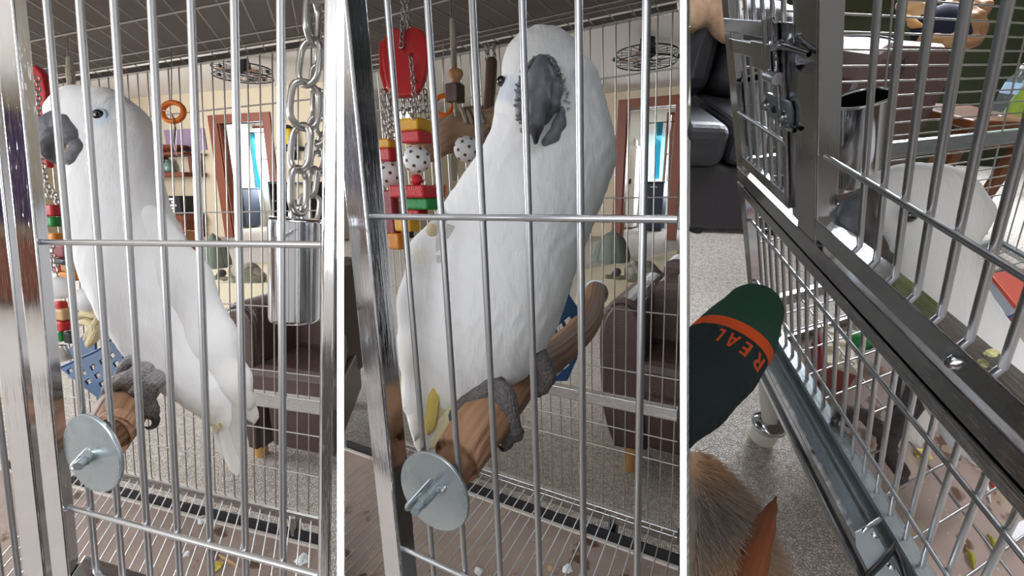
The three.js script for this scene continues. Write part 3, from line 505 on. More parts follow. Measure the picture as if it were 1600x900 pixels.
// second bird: beak towards the viewer
{
  const d = 0.41, b = thing('cockatoo', 'white cockatoo facing the viewer, dark beak pointing straight out between the bars', 'bird', at(760, 560, d));
  part('body', flesh({ d, k: 34, cell: 3.6, warp: 0.8, detail: ruffle(0.8), colour: (x, y) => lay(lay(lay(WHITE, BLUE, 0.8 * near(x, y, 792, 138, 26, 0.5)), BLUE, 0.6 * near(x, y, 905, 118, 18, 0.5)), CREAM, 0.45 * near(x, y, 655, 640, 70, 0.9)),
    chains: [[[848, 109, 0, 64], [857, 138, 0, 77]], [[862, 195, -4, 84], [862, 240, -6, 92], [835, 300, -6, 94], [810, 345, -6, 100], [782, 400, -4, 108], [764, 450, -4, 110], [746, 500, -4, 104], [726, 545, -4, 88], [702, 595, -6, 62], [680, 645, -8, 36], [668, 690, -10, 20]], [[805, 500, 0, 44], [800, 548, 0, 28]]],
    cut: [[[846, 100, 95, 22], [845, 160, 100, 34], [850, 205, 96, 24]]], kc: 14 }), M.feather, b);
  part('wing', flesh({ d, k: 18, cell: 3.2, warp: 0.6, detail: (x, y, z) => 1.3 * Math.sin((x + y * 0.2) * 0.22) * Math.min(1, Math.max(0, (y - 380) / 120)), colour: (x, y) => lay(lay(WHITE, CREAM, 0.5 * near(x, y, 656, 400, 24, 0.8)), CREAM, 0.4 * near(x, y, 640, 560, 60, 0.9)), chains: [[[700, 352, 40, 26], [676, 400, 44, 36], [662, 470, 44, 38], [655, 550, 38, 32], [652, 620, 28, 22], [652, 672, 18, 10]]] }), M.feather, b);
  for (const [u0, v0, u1, v1, w, ww, m] of [[690, 330, 640, 470, 64, 34, 0], [676, 350, 634, 520, 62, 32, 2], [668, 370, 630, 580, 58, 30, 0], [664, 420, 632, 640, 52, 30, 2], [672, 450, 648, 690, 50, 32, 0], [700, 350, 660, 480, 74, 34, 0], [690, 400, 668, 560, 74, 32, 0], [700, 480, 676, 660, 60, 36, 2], [712, 540, 690, 690, 40, 36, 1], [706, 560, 672, 704, 50, 44, 2], [692, 580, 655, 712, 46, 40, 0], [716, 570, 694, 696, 56, 44, 2], [682, 585, 668, 680, 60, 18, 1]])
    part('feather', quill(atw(u0, v0, w, d), atw(u1, v1, w * 0.7, d), ww * d / F, TOCAM.clone().addScaledVector(RIGHT, -0.3)), [M.plume, M.plumeYellow, M.plumeCream][m], b);
  const grey = [0.15, 0.155, 0.17], dark = [0.03, 0.03, 0.033], pale = [0.26, 0.265, 0.28];
  const bk = (chains, k, c, blobs = [], cut = []) => flesh({ d, k, cell: 1.5, colour: c, blobs, chains, cut, kc: 3, detail: (x, y, z) => 0.3 * Math.sin(x * 0.45 + y * 0.2) * Math.sin(y * 0.3 + z * 0.2) });
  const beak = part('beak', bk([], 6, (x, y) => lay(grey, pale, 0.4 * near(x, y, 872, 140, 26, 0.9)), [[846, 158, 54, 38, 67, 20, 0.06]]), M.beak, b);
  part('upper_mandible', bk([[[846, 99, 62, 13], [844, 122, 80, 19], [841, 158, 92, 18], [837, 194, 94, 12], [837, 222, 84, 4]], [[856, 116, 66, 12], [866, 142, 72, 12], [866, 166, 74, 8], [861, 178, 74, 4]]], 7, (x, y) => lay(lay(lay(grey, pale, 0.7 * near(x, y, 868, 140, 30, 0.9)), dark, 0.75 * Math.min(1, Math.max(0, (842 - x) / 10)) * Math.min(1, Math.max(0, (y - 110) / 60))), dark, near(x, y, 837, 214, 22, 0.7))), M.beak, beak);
  part('lower_mandible', bk([[[878, 172, 64, 7], [874, 194, 70, 10], [864, 214, 72, 10], [852, 225, 70, 7]], [[848, 222, 66, 5], [846, 230, 60, 4]]], 6, (x, y) => lay(grey, pale, 0.5 * near(x, y, 872, 200, 20, 0.9))), M.beak, beak);
  // the ragged dark fringe round the beak
  const fr = []; for (let n = 0; n < 110; n++) { const a = n / 110 * Math.PI * 2, cu = 846 + Math.cos(a) * 37 + 3 * Math.sin(n * 7.3), cv = 158 + Math.sin(a) * 66 + 3 * Math.sin(n * 4.1), l = rr(2, 5); fr.push(quill(atw(cu - Math.cos(a) * 5, cv - Math.sin(a) * 6, 58, d), atw(cu + Math.cos(a) * l, cv + Math.sin(a) * l, 72, d), 5 * d / F, TOCAM, 0, 0.0003)); }
  part('beak_fringe', fr, col(0xb9b5b1, 0.95), b, { kind: 'stuff' });
  part('eye', ball(784, 127, 19, 8, d), M.eye, b); part('eye', ball(916, 116, 36, 7.5, d), M.eye, b);
  const foot = part('foot', [toe([[788, 560, 30], [770, 590, 46], [752, 616, 54], [728, 630, 52], [714, 646, 44], [708, 660, 36]], [15, 17, 16, 14, 11.5, 8], d), toe([[770, 600, 48], [786, 620, 60], [796, 645, 62], [800, 668, 58], [806, 680, 50]], [16, 17, 16, 14.5, 10], d), toe([[764, 605, 44], [745, 600, 40], [728, 600, 32]], [13, 12, 7], d), toe([[800, 660, 56], [796, 682, 56], [792, 694, 52]], [10, 11, 8], d)], M.skinDark, b);
  part('claw', clawOf([[709, 656, 38], [704, 666, 32], [706, 676, 26]], [6, 5, 1.3], d), M.claw, foot); part('claw', clawOf([[796, 690, 54], [786, 702, 52], [779, 697, 50]], [6, 5, 1.4], d), M.claw, foot); part('claw', clawOf([[806, 678, 50], [815, 676, 46], [812, 664, 44]], [6, 4, 1.2], d), M.claw, foot);
  const g2 = part('foot', [toe([[800, 560, 10], [815, 542, 18], [830, 545, 20], [846, 562, 18], [855, 585, 12], [848, 606, 8]], [15, 18, 18, 16, 15, 11], d), toe([[800, 565, 16], [785, 566, 26], [778, 580, 26]], [14, 12, 8], d)], M.skinDark, b);
  part('claw', clawOf([[850, 604, 8], [842, 616, 8], [828, 618, 8]], [7, 5, 1.4], d), M.claw, g2);
}
// third bird: head bent down behind the rail, one foot reaching the lower bars
{
  const d = 0.5, b = thing('cockatoo', 'white cockatoo bending its head down behind the broad steel rail, clawed feet below', 'bird', at(1500, 480, d));
  part('body', flesh({ d, k: 26, cell: 3.4, warp: 0.72, detail: ruffle(0.7), colour: (x, y) => lay(WHITE, [0.5, 0.52, 0.55], 0.5 * near(x, y, 1412, 328, 24, 0.6)),
    chains: [[[1384, 315, 0, 47], [1415, 312, 0, 50], [1456, 318, 0, 54], [1478, 345, 0, 54]], [[1488, 320, -4, 42], [1518, 332, -6, 30]], [[1440, 350, 0, 56], [1447, 400, 0, 56], [1456, 450, 4, 60], [1484, 525, 10, 70], [1530, 600, 16, 76], [1545, 660, 10, 66]]] }), M.feather, b);
  for (const [u0, v0, u1, v1, w] of [[1480, 285, 1538, 318, 20], [1486, 300, 1548, 340, 16], [1490, 320, 1544, 366, 12], [1470, 275, 1524, 296, 14]]) part('crest_feather', quill(atw(u0, v0, w, d), atw(u1, v1, w - 6, d), 34 * d / F, TOCAM), M.plume, b);
  const grey = [0.11, 0.12, 0.135], dark = [0.015, 0.015, 0.017], brown = [0.07, 0.055, 0.05];
  part('beak', flesh({ d, k: 10, cell: 1.7, colour: (x, y) => lay(lay(grey, brown, Math.min(1, Math.max(0, (x - 1338) / 30))), dark, near(x, y, 1317, 378, 24, 0.6)), detail: (x, y, z) => 0.35 * Math.sin(x * 0.5 + y * 0.3) * Math.sin(y * 0.4),
    chains: [[[1352, 312, 8, 20], [1336, 325, 12, 20], [1325, 345, 14, 17], [1318, 365, 14, 11], [1316, 380, 12, 4.5]], [[1346, 328, 12, 16], [1352, 356, 16, 15], [1372, 384, 14, 12]], [[1358, 388, 16, 13], [1390, 404, 10, 9]]],
    cut: [[[1332, 380, 40, 3], [1346, 364, 40, 4], [1366, 372, 38, 3]]], kc: 3 }), M.beak, b);
  part('eye', ball(1421, 337, 42, 10, d), M.eye, b);
  const t = 0.62;
  part('tail_feather', quill(at(1452, 520, 0.6), at(1438, 700, 0.62), 0.052, TOCAM), M.plume, b); part('tail_feather', quill(at(1468, 520, 0.61), at(1446, 692, 0.63), 0.048, TOCAM), M.plume, b); part('tail_feather', quill(at(1440, 540, 0.61), at(1426, 690, 0.635), 0.04, TOCAM), M.plume, b);
  const leg = part('leg', loft([at(1470, 560, 0.58), at(1420, 640, 0.6), at(1398, 672, 0.6)], [0.022, 0.013, 0.0085], 16, 24), M.skinBrown, b);
  const foot = part('foot', [toe([[1402, 668, 0], [1378, 672, 4], [1362, 660, 6], [1346, 646, 10], [1326, 644, 12], [1312, 650, 12]], [13, 13, 10, 10, 9.5, 7], t), toe([[1400, 668, 0], [1386, 690, 6], [1392, 712, 10], [1408, 736, 10]], [12, 12, 11, 10], t), toe([[1394, 672, 6], [1380, 700, 8], [1372, 722, 8]], [10, 8, 5], t), toe([[1346, 646, 10], [1334, 650, 16], [1328, 656, 16]], [9, 8, 6], t)], M.skinBrown, b);
  part('claw', clawOf([[1314, 648, 12], [1305, 656, 14], [1306, 668, 14], [1312, 674, 14]], [6.5, 5.5, 3.6, 1], t), M.claw, foot); part('claw', clawOf([[1329, 654, 16], [1325, 662, 18], [1329, 670, 18]], [5.5, 4.5, 1.2], t), M.claw, foot); part('claw', clawOf([[1408, 734, 10], [1410, 752, 14], [1400, 762, 16], [1387, 759, 16]], [8, 7, 4.5, 1.2], t), M.claw, foot);
  const o2 = part('foot', [toe([[1425, 575, 0], [1412, 600, 0], [1404, 622, 2], [1398, 640, 2]], [9, 15, 12, 5], 0.7), toe([[1408, 615, 2], [1402, 636, 4], [1394, 650, 4]], [9, 7, 4], 0.7)], M.skinBrown, b);
}
// ---------------------------------------------------------------- the room beyond the first two cages
const flat = (v) => V(v.x, 0, v.z).normalize();
const floorAt = (u, v, h = 0) => meet(u, v, V(0, h, 0), V(1, 0, 0), V(0, 0, 1));
M.caseWood = std({ color: 0x7a3f26, roughness: 0.45, bumpMap: rep(T.wood, 1, 3), bumpScale: 0.0008 });
M.oak = std({ color: 0xc99a5c, roughness: 0.5, bumpMap: T.wood, bumpScale: 0.0006 });
M.cabinet = std({ color: 0xf1f1ee, roughness: 0.5 });
M.curtain = phy({ color: 0x3f9fb2, roughness: 0.9, transmission: 0.08, thickness: 0 });
M.glow = std({ color: 0xffffff, emissive: 0xf4f8ff, emissiveIntensity: 2.2, roughness: 0.5 });
function roomEnd(n, S, c) {
  const X = flat(S.X), Z = X.clone().cross(UP).normalize();          // Z towards the viewer
  if (Z.dot(EYE.clone().sub(at(c.u, c.v, c.d))) < 0) Z.negate();
  const P = at(c.u, c.v, c.d).setY(0), on = (u, v, off = 0) => { const q = meet(u, v, P.clone().addScaledVector(Z, off), X, UP), r = q.clone().sub(P); return [r.dot(X), q.y]; };
  const pos = (x, y, z) => P.clone().addScaledVector(X, x).addScaledVector(Z, z).setY(y), fr = { X, Y: UP, Z };
  const bxx = (x0, x1, y0, y1, z0, z1, r = 0.004) => boxIn(fr, pos((x0 + x1) / 2, (y0 + y1) / 2, (z0 + z1) / 2), x1 - x0, y1 - y0, z1 - z0, r);
  const pbx = (u0, v0, u1, v1, z0, z1, r = 0.004, pl = z1) => { const [a, b] = on(u0, v1, pl), [d, e] = on(u1, v0, pl); return bxx(a, d, b, e, z0, z1, r); };
  const [xl] = on(c.wl, 300), [xr] = on(c.wr, 300), [dl] = on(c.in0, 250), [dr] = on(c.in1, 250), dt = on(c.in0, c.top)[1], ol = on(c.out0, 250)[0], or_ = on(c.out1, 250)[0], ot = on(c.out0, c.otop)[1];
  const W = [bxx(xl, dl, 0, CEIL, -0.14, 0), bxx(dr, xr, 0, CEIL, -0.14, 0), bxx(dl, dr, dt, CEIL, -0.14, 0)];
  if (c.win) { W.shift(); const [a, y0] = on(c.win[0], c.win[3]), [b, y1] = on(c.win[2], c.win[1]); W.push(bxx(xl, a, 0, CEIL, -0.14, 0), bxx(b, dl, 0, CEIL, -0.14, 0), bxx(a, b, 0, y0, -0.14, 0), bxx(a, b, y1, CEIL, -0.14, 0));
    struct('window_' + c.wn, [bxx(a, b, y0, y1, -0.11, -0.1)], M.glow); const g = []; for (let k = 0; k <= 7; k++) { const y = y0 + (y1 - y0) * k / 7; g.push(bxx(a, b, y - 0.012, y + 0.012, -0.08, -0.05)); } g.push(bxx(a - 0.05, a + 0.04, y0 - 0.05, y1 + 0.05, -0.06, 0.02), bxx(b - 0.04, b + 0.05, y0 - 0.05, y1 + 0.05, -0.06, 0.02)); struct('window_' + (c.wn + 1), g, M.casing);
    windowLight('daylight_window', pos((a + b) / 2, (y0 + y1) / 2, -0.02), pos((a + b) / 2, (y0 + y1) / 2, 3), b - a, y1 - y0, 0xf2f6ff, 10); }
  struct('wall_end_' + n, W, M.wall);
  struct('door_' + n, [bxx(ol, dl, 0, ot, -0.15, 0.03), bxx(dr, or_, 0, ot, -0.15, 0.03), bxx(dl, dr, dt, ot, -0.15, 0.03), bxx(dl, dl + 0.03, 0, dt, -0.15, 0), bxx(dr - 0.03, dr, 0, dt, -0.15, 0)], M.caseWood);
  // the bright room through the door
  const D = -2.4; struct('wall_far_' + n, [bxx(dl - 1.6, dr + 1.2, 0, CEIL, D - 0.1, D), bxx(dl - 1.7, dl - 1.6, 0, CEIL, D, -0.14), bxx(dr + 1.2, dr + 1.3, 0, CEIL, D, -0.14)], M.ceiling);
  const f = (u, v) => on(u, v, D);
  { const [a, y0] = f(c.bright[0], c.bright[3]), [b, y1] = f(c.bright[2], c.bright[1]); struct('window_' + c.fw, bxx(a, b, y0, y1, D + 0.02, D + 0.04), M.glow); struct('trim_' + c.fw, [bxx(a - 0.06, a, y0, y1 + 0.06, D, D + 0.06), bxx(b, b + 0.06, y0, y1 + 0.06, D, D + 0.06), bxx(a - 0.06, b + 0.06, y1, y1 + 0.06, D, D + 0.06), bxx(a, b, (y0 + y1) / 2 - 0.015, (y0 + y1) / 2 + 0.015, D, D + 0.06)], M.caseWood);
    windowLight('daylight_far_window', pos((a + b) / 2, 1.5, D + 0.1), pos((a + b) / 2 - 0.3, 1.2, 2), 1.0, 1.4, 0xf4f8ff, 40); }
  { const [a, y0] = f(c.cab[0], c.cab[3]), [b, y1] = f(c.cab[2], c.cab[1]); const t = thing('cabinet', 'tall white cabinet in the bright room beyond the ' + c.side + ' doorway', 'cabinet', pos((a + b) / 2, 0, D + 0.3));
    part('body', bxx(a, b, 0.05, y1, D + 0.02, D + 0.5), M.cabinet, t); for (const [p, q] of [[0, 0.5], [0.5, 1]]) for (const [r, s] of [[0.04, 0.48], [0.5, 0.97]]) { const dd = part('cabinet_door', bxx(a + (b - a) * p + 0.01, a + (b - a) * q - 0.01, y1 * r + 0.04, y1 * s, D + 0.5, D + 0.52), M.cabinet, t); const hx = a + (b - a) * (p ? 0.56 : 0.44); part('handle', bxx(hx - 0.01, hx + 0.01, y1 * (r ? 0.4 : 0.6) + 0.3, y1 * (r ? 0.4 : 0.6) + 0.42, D + 0.52, D + 0.54), M.black, dd); }
    const j = thing('jar_set', 'pale jars standing on top of the white cabinet, seen through the ' + c.side + ' doorway', 'jars', pos((a + b) / 2, y1, D + 0.3)); for (let k = 0; k < 3; k++) part('jar', lathe([[0, 0], [0.05, 0], [0.055, 0.02], [0.055, 0.12], [0.03, 0.15], [0.03, 0.18], [0, 0.18]], pos(a + 0.1 + k * (b - a - 0.2) / 2, y1, D + 0.3), UP, 16), col([0xd8d4cc, 0x8f8a84, 0xc9c0b8][k], 0.4), j); }
  { const [a, y0] = f(c.cur[0], c.cur[3]), [b, y1] = f(c.cur[2], c.cur[1]), zc = D + 0.16, R = 40, C = 60, Pp = [], I = [], U = []; for (let i = 0; i <= R; i++) for (let k = 0; k <= C; k++) { const x = k / C, y = i / R, w = 1 - 0.25 * Math.sin(y * 3); const p = pos((a + b) / 2 + (x - 0.5) * (b - a) * w, y0 + (y1 - y0) * y, zc + 0.035 * Math.sin(x * 26 + y)); Pp.push(p.x, p.y, p.z); U.push(x, y); } for (let i = 0; i < R; i++) for (let k = 0; k < C; k++) { const q = i * (C + 1) + k; I.push(q, q + 1, q + C + 1, q + 1, q + C + 2, q + C + 1); }
    const g = new THREE.BufferGeometry(); g.setAttribute('position', new THREE.Float32BufferAttribute(Pp, 3)); g.setAttribute('uv', new THREE.Float32BufferAttribute(U, 2)); g.setIndex(I); g.computeVertexNormals();
    const t = thing('curtain', 'turquoise curtain gathered beside the bright window, through the ' + c.side + ' doorway', 'curtain', pos((a + b) / 2, y0, zc)); part('cloth', g, M.curtain, t); part('curtain_rod', rod(pos(a - 0.3, y1 + 0.01, zc), pos(b + 0.5, y1 + 0.01, zc), 0.012), M.black, t); }
  { const [a, y0] = f(c.chest[0], c.chest[3]), [b, y1] = f(c.chest[2], c.chest[1]); const t = thing('chest', 'dark blue-grey chest under the bright window, through the ' + c.side + ' doorway', 'chest', pos((a + b) / 2, 0, D + 0.5)); part('body', bxx(a, b, 0.04, y1 - 0.03, D + 0.25, D + 0.75, 0.02), col(0x3a4454, 0.7), t); part('lid', bxx(a - 0.02, b + 0.02, y1 - 0.03, y1, D + 0.23, D + 0.77, 0.01), col(0x2c3440, 0.6), t); part('handle', bxx((a + b) / 2 - 0.08, (a + b) / 2 + 0.08, y1 - 0.14, y1 - 0.11, D + 0.75, D + 0.77), M.zinc, t); }
  return { on, pos, bxx, pbx, fr, X, Z };
}
const R1 = roomEnd(1, S1, { u: 390, v: 300, d: 8.6, wl: -170, wr: 525, in0: 349, in1: 419, out0: 336, out1: 431, top: 193, otop: 180, bright: [409, 200, 424, 296], cab: [352, 242, 381, 345], cur: [391, 209, 409, 297], chest: [383, 293, 416, 352], side: 'left', fw: 4 });
const R2 = roomEnd(2, S2, { u: 1000, v: 300, d: 8.6, wl: 542, wr: 1061.5, in0: 976, in1: 1052, out0: 962, out1: 1064, top: 171, otop: 157, bright: [1038, 180, 1050, 300], cab: [981, 230, 1003, 345], cur: [1022, 193, 1039, 280], chest: [1012, 284, 1046, 345], win: [583, 100, 640, 225], wn: 6, side: 'right', fw: 5 });
// light daylight gap high in the wall of the second room is the window above; things along the wall of the first room
{
  const { pbx, pos, on, bxx } = R1, z = 0.02;
  const sh = thing('wall_shelf', 'wooden wall shelf crowded with small things, beyond the left bird', 'shelf', pos(on(282, 240)[0], on(282, 262)[1], 0.1));
  part('board', pbx(252, 240, 322, 246, z, 0.5, 0.004, z), M.casing, sh); part('board', pbx(252, 270, 322, 277, z, 0.5, 0.004, z), M.casing, sh); part('bracket', [pbx(258, 246, 262, 270, z, 0.2, 0.004, z), pbx(310, 246, 314, 270, z, 0.2, 0.004, z)], M.casing, sh);
  single('picture', 'lavender picture panel hanging above the crowded wall shelf', 'picture', [pbx(262, 200, 318, 236, z - 0.02, z + 0.01, 0.004, z)], col(0x8f7a92, 0.8), pos(on(290, 220)[0], on(290, 236)[1], z));
  const bw = thing('bowl', 'brown wooden bowl on the upper board of the wall shelf', 'bowl', pos(on(296, 240)[0], on(296, 240)[1], 0.27)); part('body', lathe([[0, 0], [0.1, 0.01], [0.19, 0.07], [0.22, 0.13], [0.2, 0.13], [0.16, 0.06], [0, 0.03]], pos(on(296, 240)[0], on(296, 240)[1] + 0.005, 0.27), UP, 28), M.casing, bw);
  const hat = thing('hat', 'red cap on the upper board of the wall shelf beside the bowl', 'hat', pos(on(260, 240)[0], on(260, 240)[1], 0.14)); part('crown', lathe([[0.12, 0], [0.12, 0.05], [0.08, 0.12], [0, 0.14]], pos(on(260, 240)[0], on(260, 240)[1] + 0.005, 0.14), UP, 20), col(0xb02030, 0.8), hat); part('brim', lathe([[0, 0], [0.17, 0], [0.17, 0.012], [0, 0.012]], pos(on(260, 240)[0], on(260, 240)[1] + 0.004, 0.17), UP, 20), col(0xa01c2a, 0.8), hat);
  const jar = thing('jar', 'pale green glass jar on the lower board of the wall shelf', 'jar', pos(on(276, 270)[0], on(276, 270)[1], 0.14)); part('glass', lathe([[0, 0], [0.08, 0.01], [0.1, 0.06], [0.09, 0.16], [0.05, 0.2], [0.05, 0.22], [0, 0.22]], pos(on(276, 270)[0], on(276, 270)[1] + 0.006, 0.14), UP, 24), phy({ color: 0x9fc0b0, roughness: 0.15, transmission: 0.5, thickness: 0.05 }), jar); part('lid', lathe([[0, 0.22], [0.06, 0.22], [0.06, 0.25], [0, 0.25]], pos(on(276, 270)[0], on(276, 270)[1] + 0.006, 0.14), UP, 20), M.zinc, jar);
  const bench = thing('bench', 'low brown bench under the wall shelf', 'bench', pos(on(290, 330)[0], 0, 0.3)); part('seat', pbx(240, 334, 322, 341, 0.02, 0.5, 0.004, 0.02), M.casing, bench); for (const u of [243, 316]) part('leg', bxx(on(u, 340)[0], on(u + 4, 340)[0], 0, on(u, 340)[1], 0.04, 0.46), M.casing, bench);
  const by = on(296, 334)[1]; const cart = thing('box', 'black and white printed box on the low bench', 'box', pos(on(296, 334)[0], by, 0.25)); part('carton', pbx(284, 306, 308, 333.2, 0.08, 0.4, 0.006, 0.02), M.black, cart); for (let k = 0; k < 5; k++) part('print', pbx(291 + (k % 2) * 6, 309 + k * 4.6, 300 + (k % 3) * 2, 312 + k * 4.6, 0.398, 0.402, 0.0005, 0.02), col(0xe8e6e0, 0.8), cart);
  const bag = thing('shoe', 'black shoe with white sole on the low bench beside the printed box', 'shoe', pos(on(264, 334)[0], by, 0.25)); part('upper', loft([pos(on(254, 334)[0], by + 0.09, 0.2), pos(on(264, 334)[0], by + 0.12, 0.24), pos(on(276, 334)[0], by + 0.07, 0.3)], [0.08, 0.1, 0.06], 16, 20), M.black, bag); part('sole', loft([pos(on(252, 334)[0], by + 0.026, 0.2), pos(on(278, 334)[0], by + 0.026, 0.3)], [0.02, 0.02], 12, 6, 3.5), M.white, bag);
  const st = thing('carton', 'brown cardboard carton on the carpet below the bench, by the doorway', 'box', floorAt(296, 392)); { const q = floorAt(296, 392); part('body', boxIn(R1.fr, q.clone().setY(0.16), 0.3, 0.32, 0.3, 0.005), col(0x9a6a45, 0.9), st); part('flap', boxIn(R1.fr, q.clone().setY(0.33).addScaledVector(R1.Z, 0.1), 0.3, 0.008, 0.16, 0.002), col(0xa87750, 0.9), st); }
  const ws = thing('wall_shelf', 'dark little wall shelf to the right of the left doorway', 'shelf', pos(on(462, 232)[0], on(462, 234)[1], 0.1)); part('board', pbx(446, 230, 480, 237, z, 0.24, 0.004, z), M.black, ws); part('bracket', pbx(460, 237, 464, 250, z, 0.14, 0.004, z), M.black, ws);
  const ln = thing('lantern', 'yellow lantern standing on the dark little wall shelf', 'lantern', pos(on(461, 230)[0], on(461, 230)[1], 0.12)); { const o = pos(on(461, 230)[0], on(461, 230)[1] + 0.004, 0.12); part('shade', lathe([[0.09, 0.03], [0.1, 0.06], [0.1, 0.28], [0.08, 0.31]], o, UP, 24), col(0xd9b52a, 0.6), ln); part('base', lathe([[0, 0], [0.1, 0], [0.1, 0.03], [0, 0.03]], o, UP, 24), M.black, ln); part('cap', lathe([[0.11, 0.3], [0.05, 0.36], [0, 0.38]], o, UP, 24), M.black, ln); }
  const tv = thing('shelf_unit', 'black shelf unit against the wall right of the left doorway', 'shelf', pos(on(468, 320)[0], 0, 0.25)); for (const u of [446, 506]) part('side', bxx(on(u, 300)[0], on(u + 2.5, 300)[0], 0, on(460, 284)[1], 0.01, 0.4), M.black, tv); for (const v of [285, 312, 340]) part('shelf_board', bxx(on(446, 300)[0], on(508, 300)[0], on(460, v)[1] - 0.03, on(460, v)[1], 0.01, 0.4), M.black, tv);
}
// ceiling fans, domed pet beds, plush toys, cream sheets for window light on the carpet: once in each room
M.fanBlack = col(0x1b1a19, 0.5); M.bladeWood = col(0x8a5b38, 0.5);
function fan(u, vTop, vRing, side) {
  const t0 = meet(u, vTop, V(0, CEIL, 0), V(1, 0, 0), V(0, 0, 1)), d = pix(t0)[2], ring = at(u, vRing, d).y, c = V(t0.x, ring, t0.z), r = 0.37, P = (a, q, y) => c.clone().add(V(Math.cos(a) * q, y, Math.sin(a) * q));
  const f = thing('ceiling_fan', 'caged ceiling fan with wooden blades and black mount, in the ' + side + ' room', 'fan', V(t0.x, ring - 0.08, t0.z));
  part('mount', lathe([[0, CEIL - ring], [0.09, CEIL - ring], [0.09, CEIL - ring - 0.05], [0.1, 0.1], [0.1, 0.02], [0.05, -0.02], [0, -0.02]], c, UP, 28), M.fanBlack, f);
  const cage = part('ring', [new THREE.TorusGeometry(r, 0.009, 8, 60).rotateX(Math.PI / 2).translate(c.x, c.y + 0.05, c.z), new THREE.TorusGeometry(r, 0.009, 8, 60).rotateX(Math.PI / 2).translate(c.x, c.y - 0.06, c.z), new THREE.TorusGeometry(r * 0.45, 0.007, 8, 40).rotateX(Math.PI / 2).translate(c.x, c.y - 0.075, c.z)], M.fanBlack, f);
  const w = []; for (let k = 0; k < 16; k++) { const a = k / 16 * 6.283; w.push(polyTube([P(a, 0.09, 0.05), P(a, r, 0.05), P(a, r, -0.06), P(a, 0.05, -0.08)], 0.004, 6)); } part('guard_wire', w, M.fanBlack, cage, { kind: 'stuff' });
  for (let k = 0; k < 4; k++) { const a = k / 4 * 6.283 + 0.5, fx = { X: V(Math.cos(a), 0, Math.sin(a)), Y: V(0, 1, 0), Z: V(-Math.sin(a), 0, Math.cos(a)) }; part('blade', boxIn(fx, P(a, 0.2, -0.01), 0.24, 0.012, 0.12, 0.005), M.bladeWood, f); }
  for (let k = 0; k < 4; k++) { const a = k / 4 * 6.283 + 0.2, q = P(a, r + 0.02, -0.005); part('knob', new THREE.SphereGeometry(0.026, 12, 8).translate(q.x, q.y, q.z), M.fanBlack, f); }
}
fan(376, 84, 112, 'left'); fan(1012, 60, 88, 'right');
M.plushGreen = std({ color: 0x6d756a, roughness: 1, bumpMap: T.plaster, bumpScale: 0.004 });
function petBed(u, v, wpx, hpx, side) {
  const o = floorAt(u, v), d = pix(o)[2], r = wpx / 2 * d / F, h = hpx * d / F, t = thing('pet_bed', 'grey-green domed pet bed on the carpet of the ' + side + ' room', 'pet bed', o);
  for (let k = 0; k < 6; k++) { const g = new THREE.LatheGeometry([[0, h], [r * 0.25, h * 0.97], [r * 0.6, h * 0.8], [r * 0.86, h * 0.5], [r, h * 0.16], [r * 0.96, 0.0]].map(([x, y]) => new THREE.Vector2(x, y)), 14, k / 6 * 6.283 + 0.02, 6.283 / 6 - 0.04); const p = g.attributes.position; for (let q = 0; q < p.count; q++) { const a = Math.atan2(p.getX(q), p.getZ(q)), s = 1 + 0.035 * Math.abs(Math.sin((a - k / 6 * 6.283) * 3)); p.setXYZ(q, p.getX(q) * s, p.getY(q), p.getZ(q) * s); } g.computeVertexNormals(); g.translate(o.x, o.y, o.z); part('panel', g, M.plushGreen, t); }
  part('inner_shell', lathe([[0, h * 0.985], [r * 0.58, h * 0.79], [r * 0.84, h * 0.5], [r * 0.98, h * 0.16], [r * 0.94, 0]], o, UP, 40), col(0x4b5148, 1), t);
  part('tuft', new THREE.SphereGeometry(r * 0.13, 14, 10).translate(o.x, o.y + h, o.z), M.plushGreen, t);
}
petBed(340, 417, 40, 50, 'left'); petBed(955, 408, 56, 46, 'right');
M.tabby = std({ color: 0xffffff, vertexColors: true, roughness: 1 });
function plush(u, v, s, side) {
  const o = floorAt(u, v), d = pix(o)[2], q = (a, b) => u + a * s, c = (x, y) => { const n = fbm((x % 97) / 97, (y % 83) / 83, 5, 9, 3); return n > 0.56 ? [0.3, 0.27, 0.22] : n > 0.46 ? [0.12, 0.11, 0.08] : [0.2, 0.2, 0.15]; };
  const t = thing('plush_toy', 'mottled grey-brown plush animal lying on the carpet of the ' + side + ' room', 'toy', o);
  part('body', flesh({ d, k: 8, cell: 1.4 * s, colour: c, chains: [[[u - 10 * s, v - 14 * s, 0, 12 * s], [u + 12 * s, v - 17 * s, 0, 15 * s], [u + 30 * s, v - 10 * s, 0, 9 * s]], [[u - 14 * s, v - 24 * s, 0, 7 * s], [u - 8 * s, v - 30 * s, 4, 5 * s]], [[u - 14 * s, v - 5 * s, 6, 5 * s], [u + 25 * s, v - 4 * s, 6, 5 * s]]] }), M.tabby, t);
  part('head', flesh({ d: d * 0.995, k: 6, cell: 1.2 * s, colour: (x, y) => [0.06, 0.055, 0.05], chains: [[[u - 34 * s, v - 16 * s, 3, 6.5 * s], [u - 40 * s, v - 11 * s, 3, 4 * s]]] }), M.tabby, t);
  part('tail', flesh({ d: d * 0.995, k: 4, cell: 1.2 * s, colour: (x, y) => [0.16, 0.15, 0.1], chains: [[[u - 50 * s, v - 9 * s, 3, 3.5 * s], [u - 30 * s, v - 7 * s, 3, 3 * s], [u - 10 * s, v - 8 * s, 3, 4 * s]]] }), M.tabby, t);
}
plush(379, 442, 0.95, 'left'); plush(998, 441, 1, 'right');
M.added_rug = std({ color: 0xddd3b6, roughness: 1, bumpMap: T.carpetBump, bumpScale: 0.002 });  // cream sheet whose paleness stands for window light on the carpet
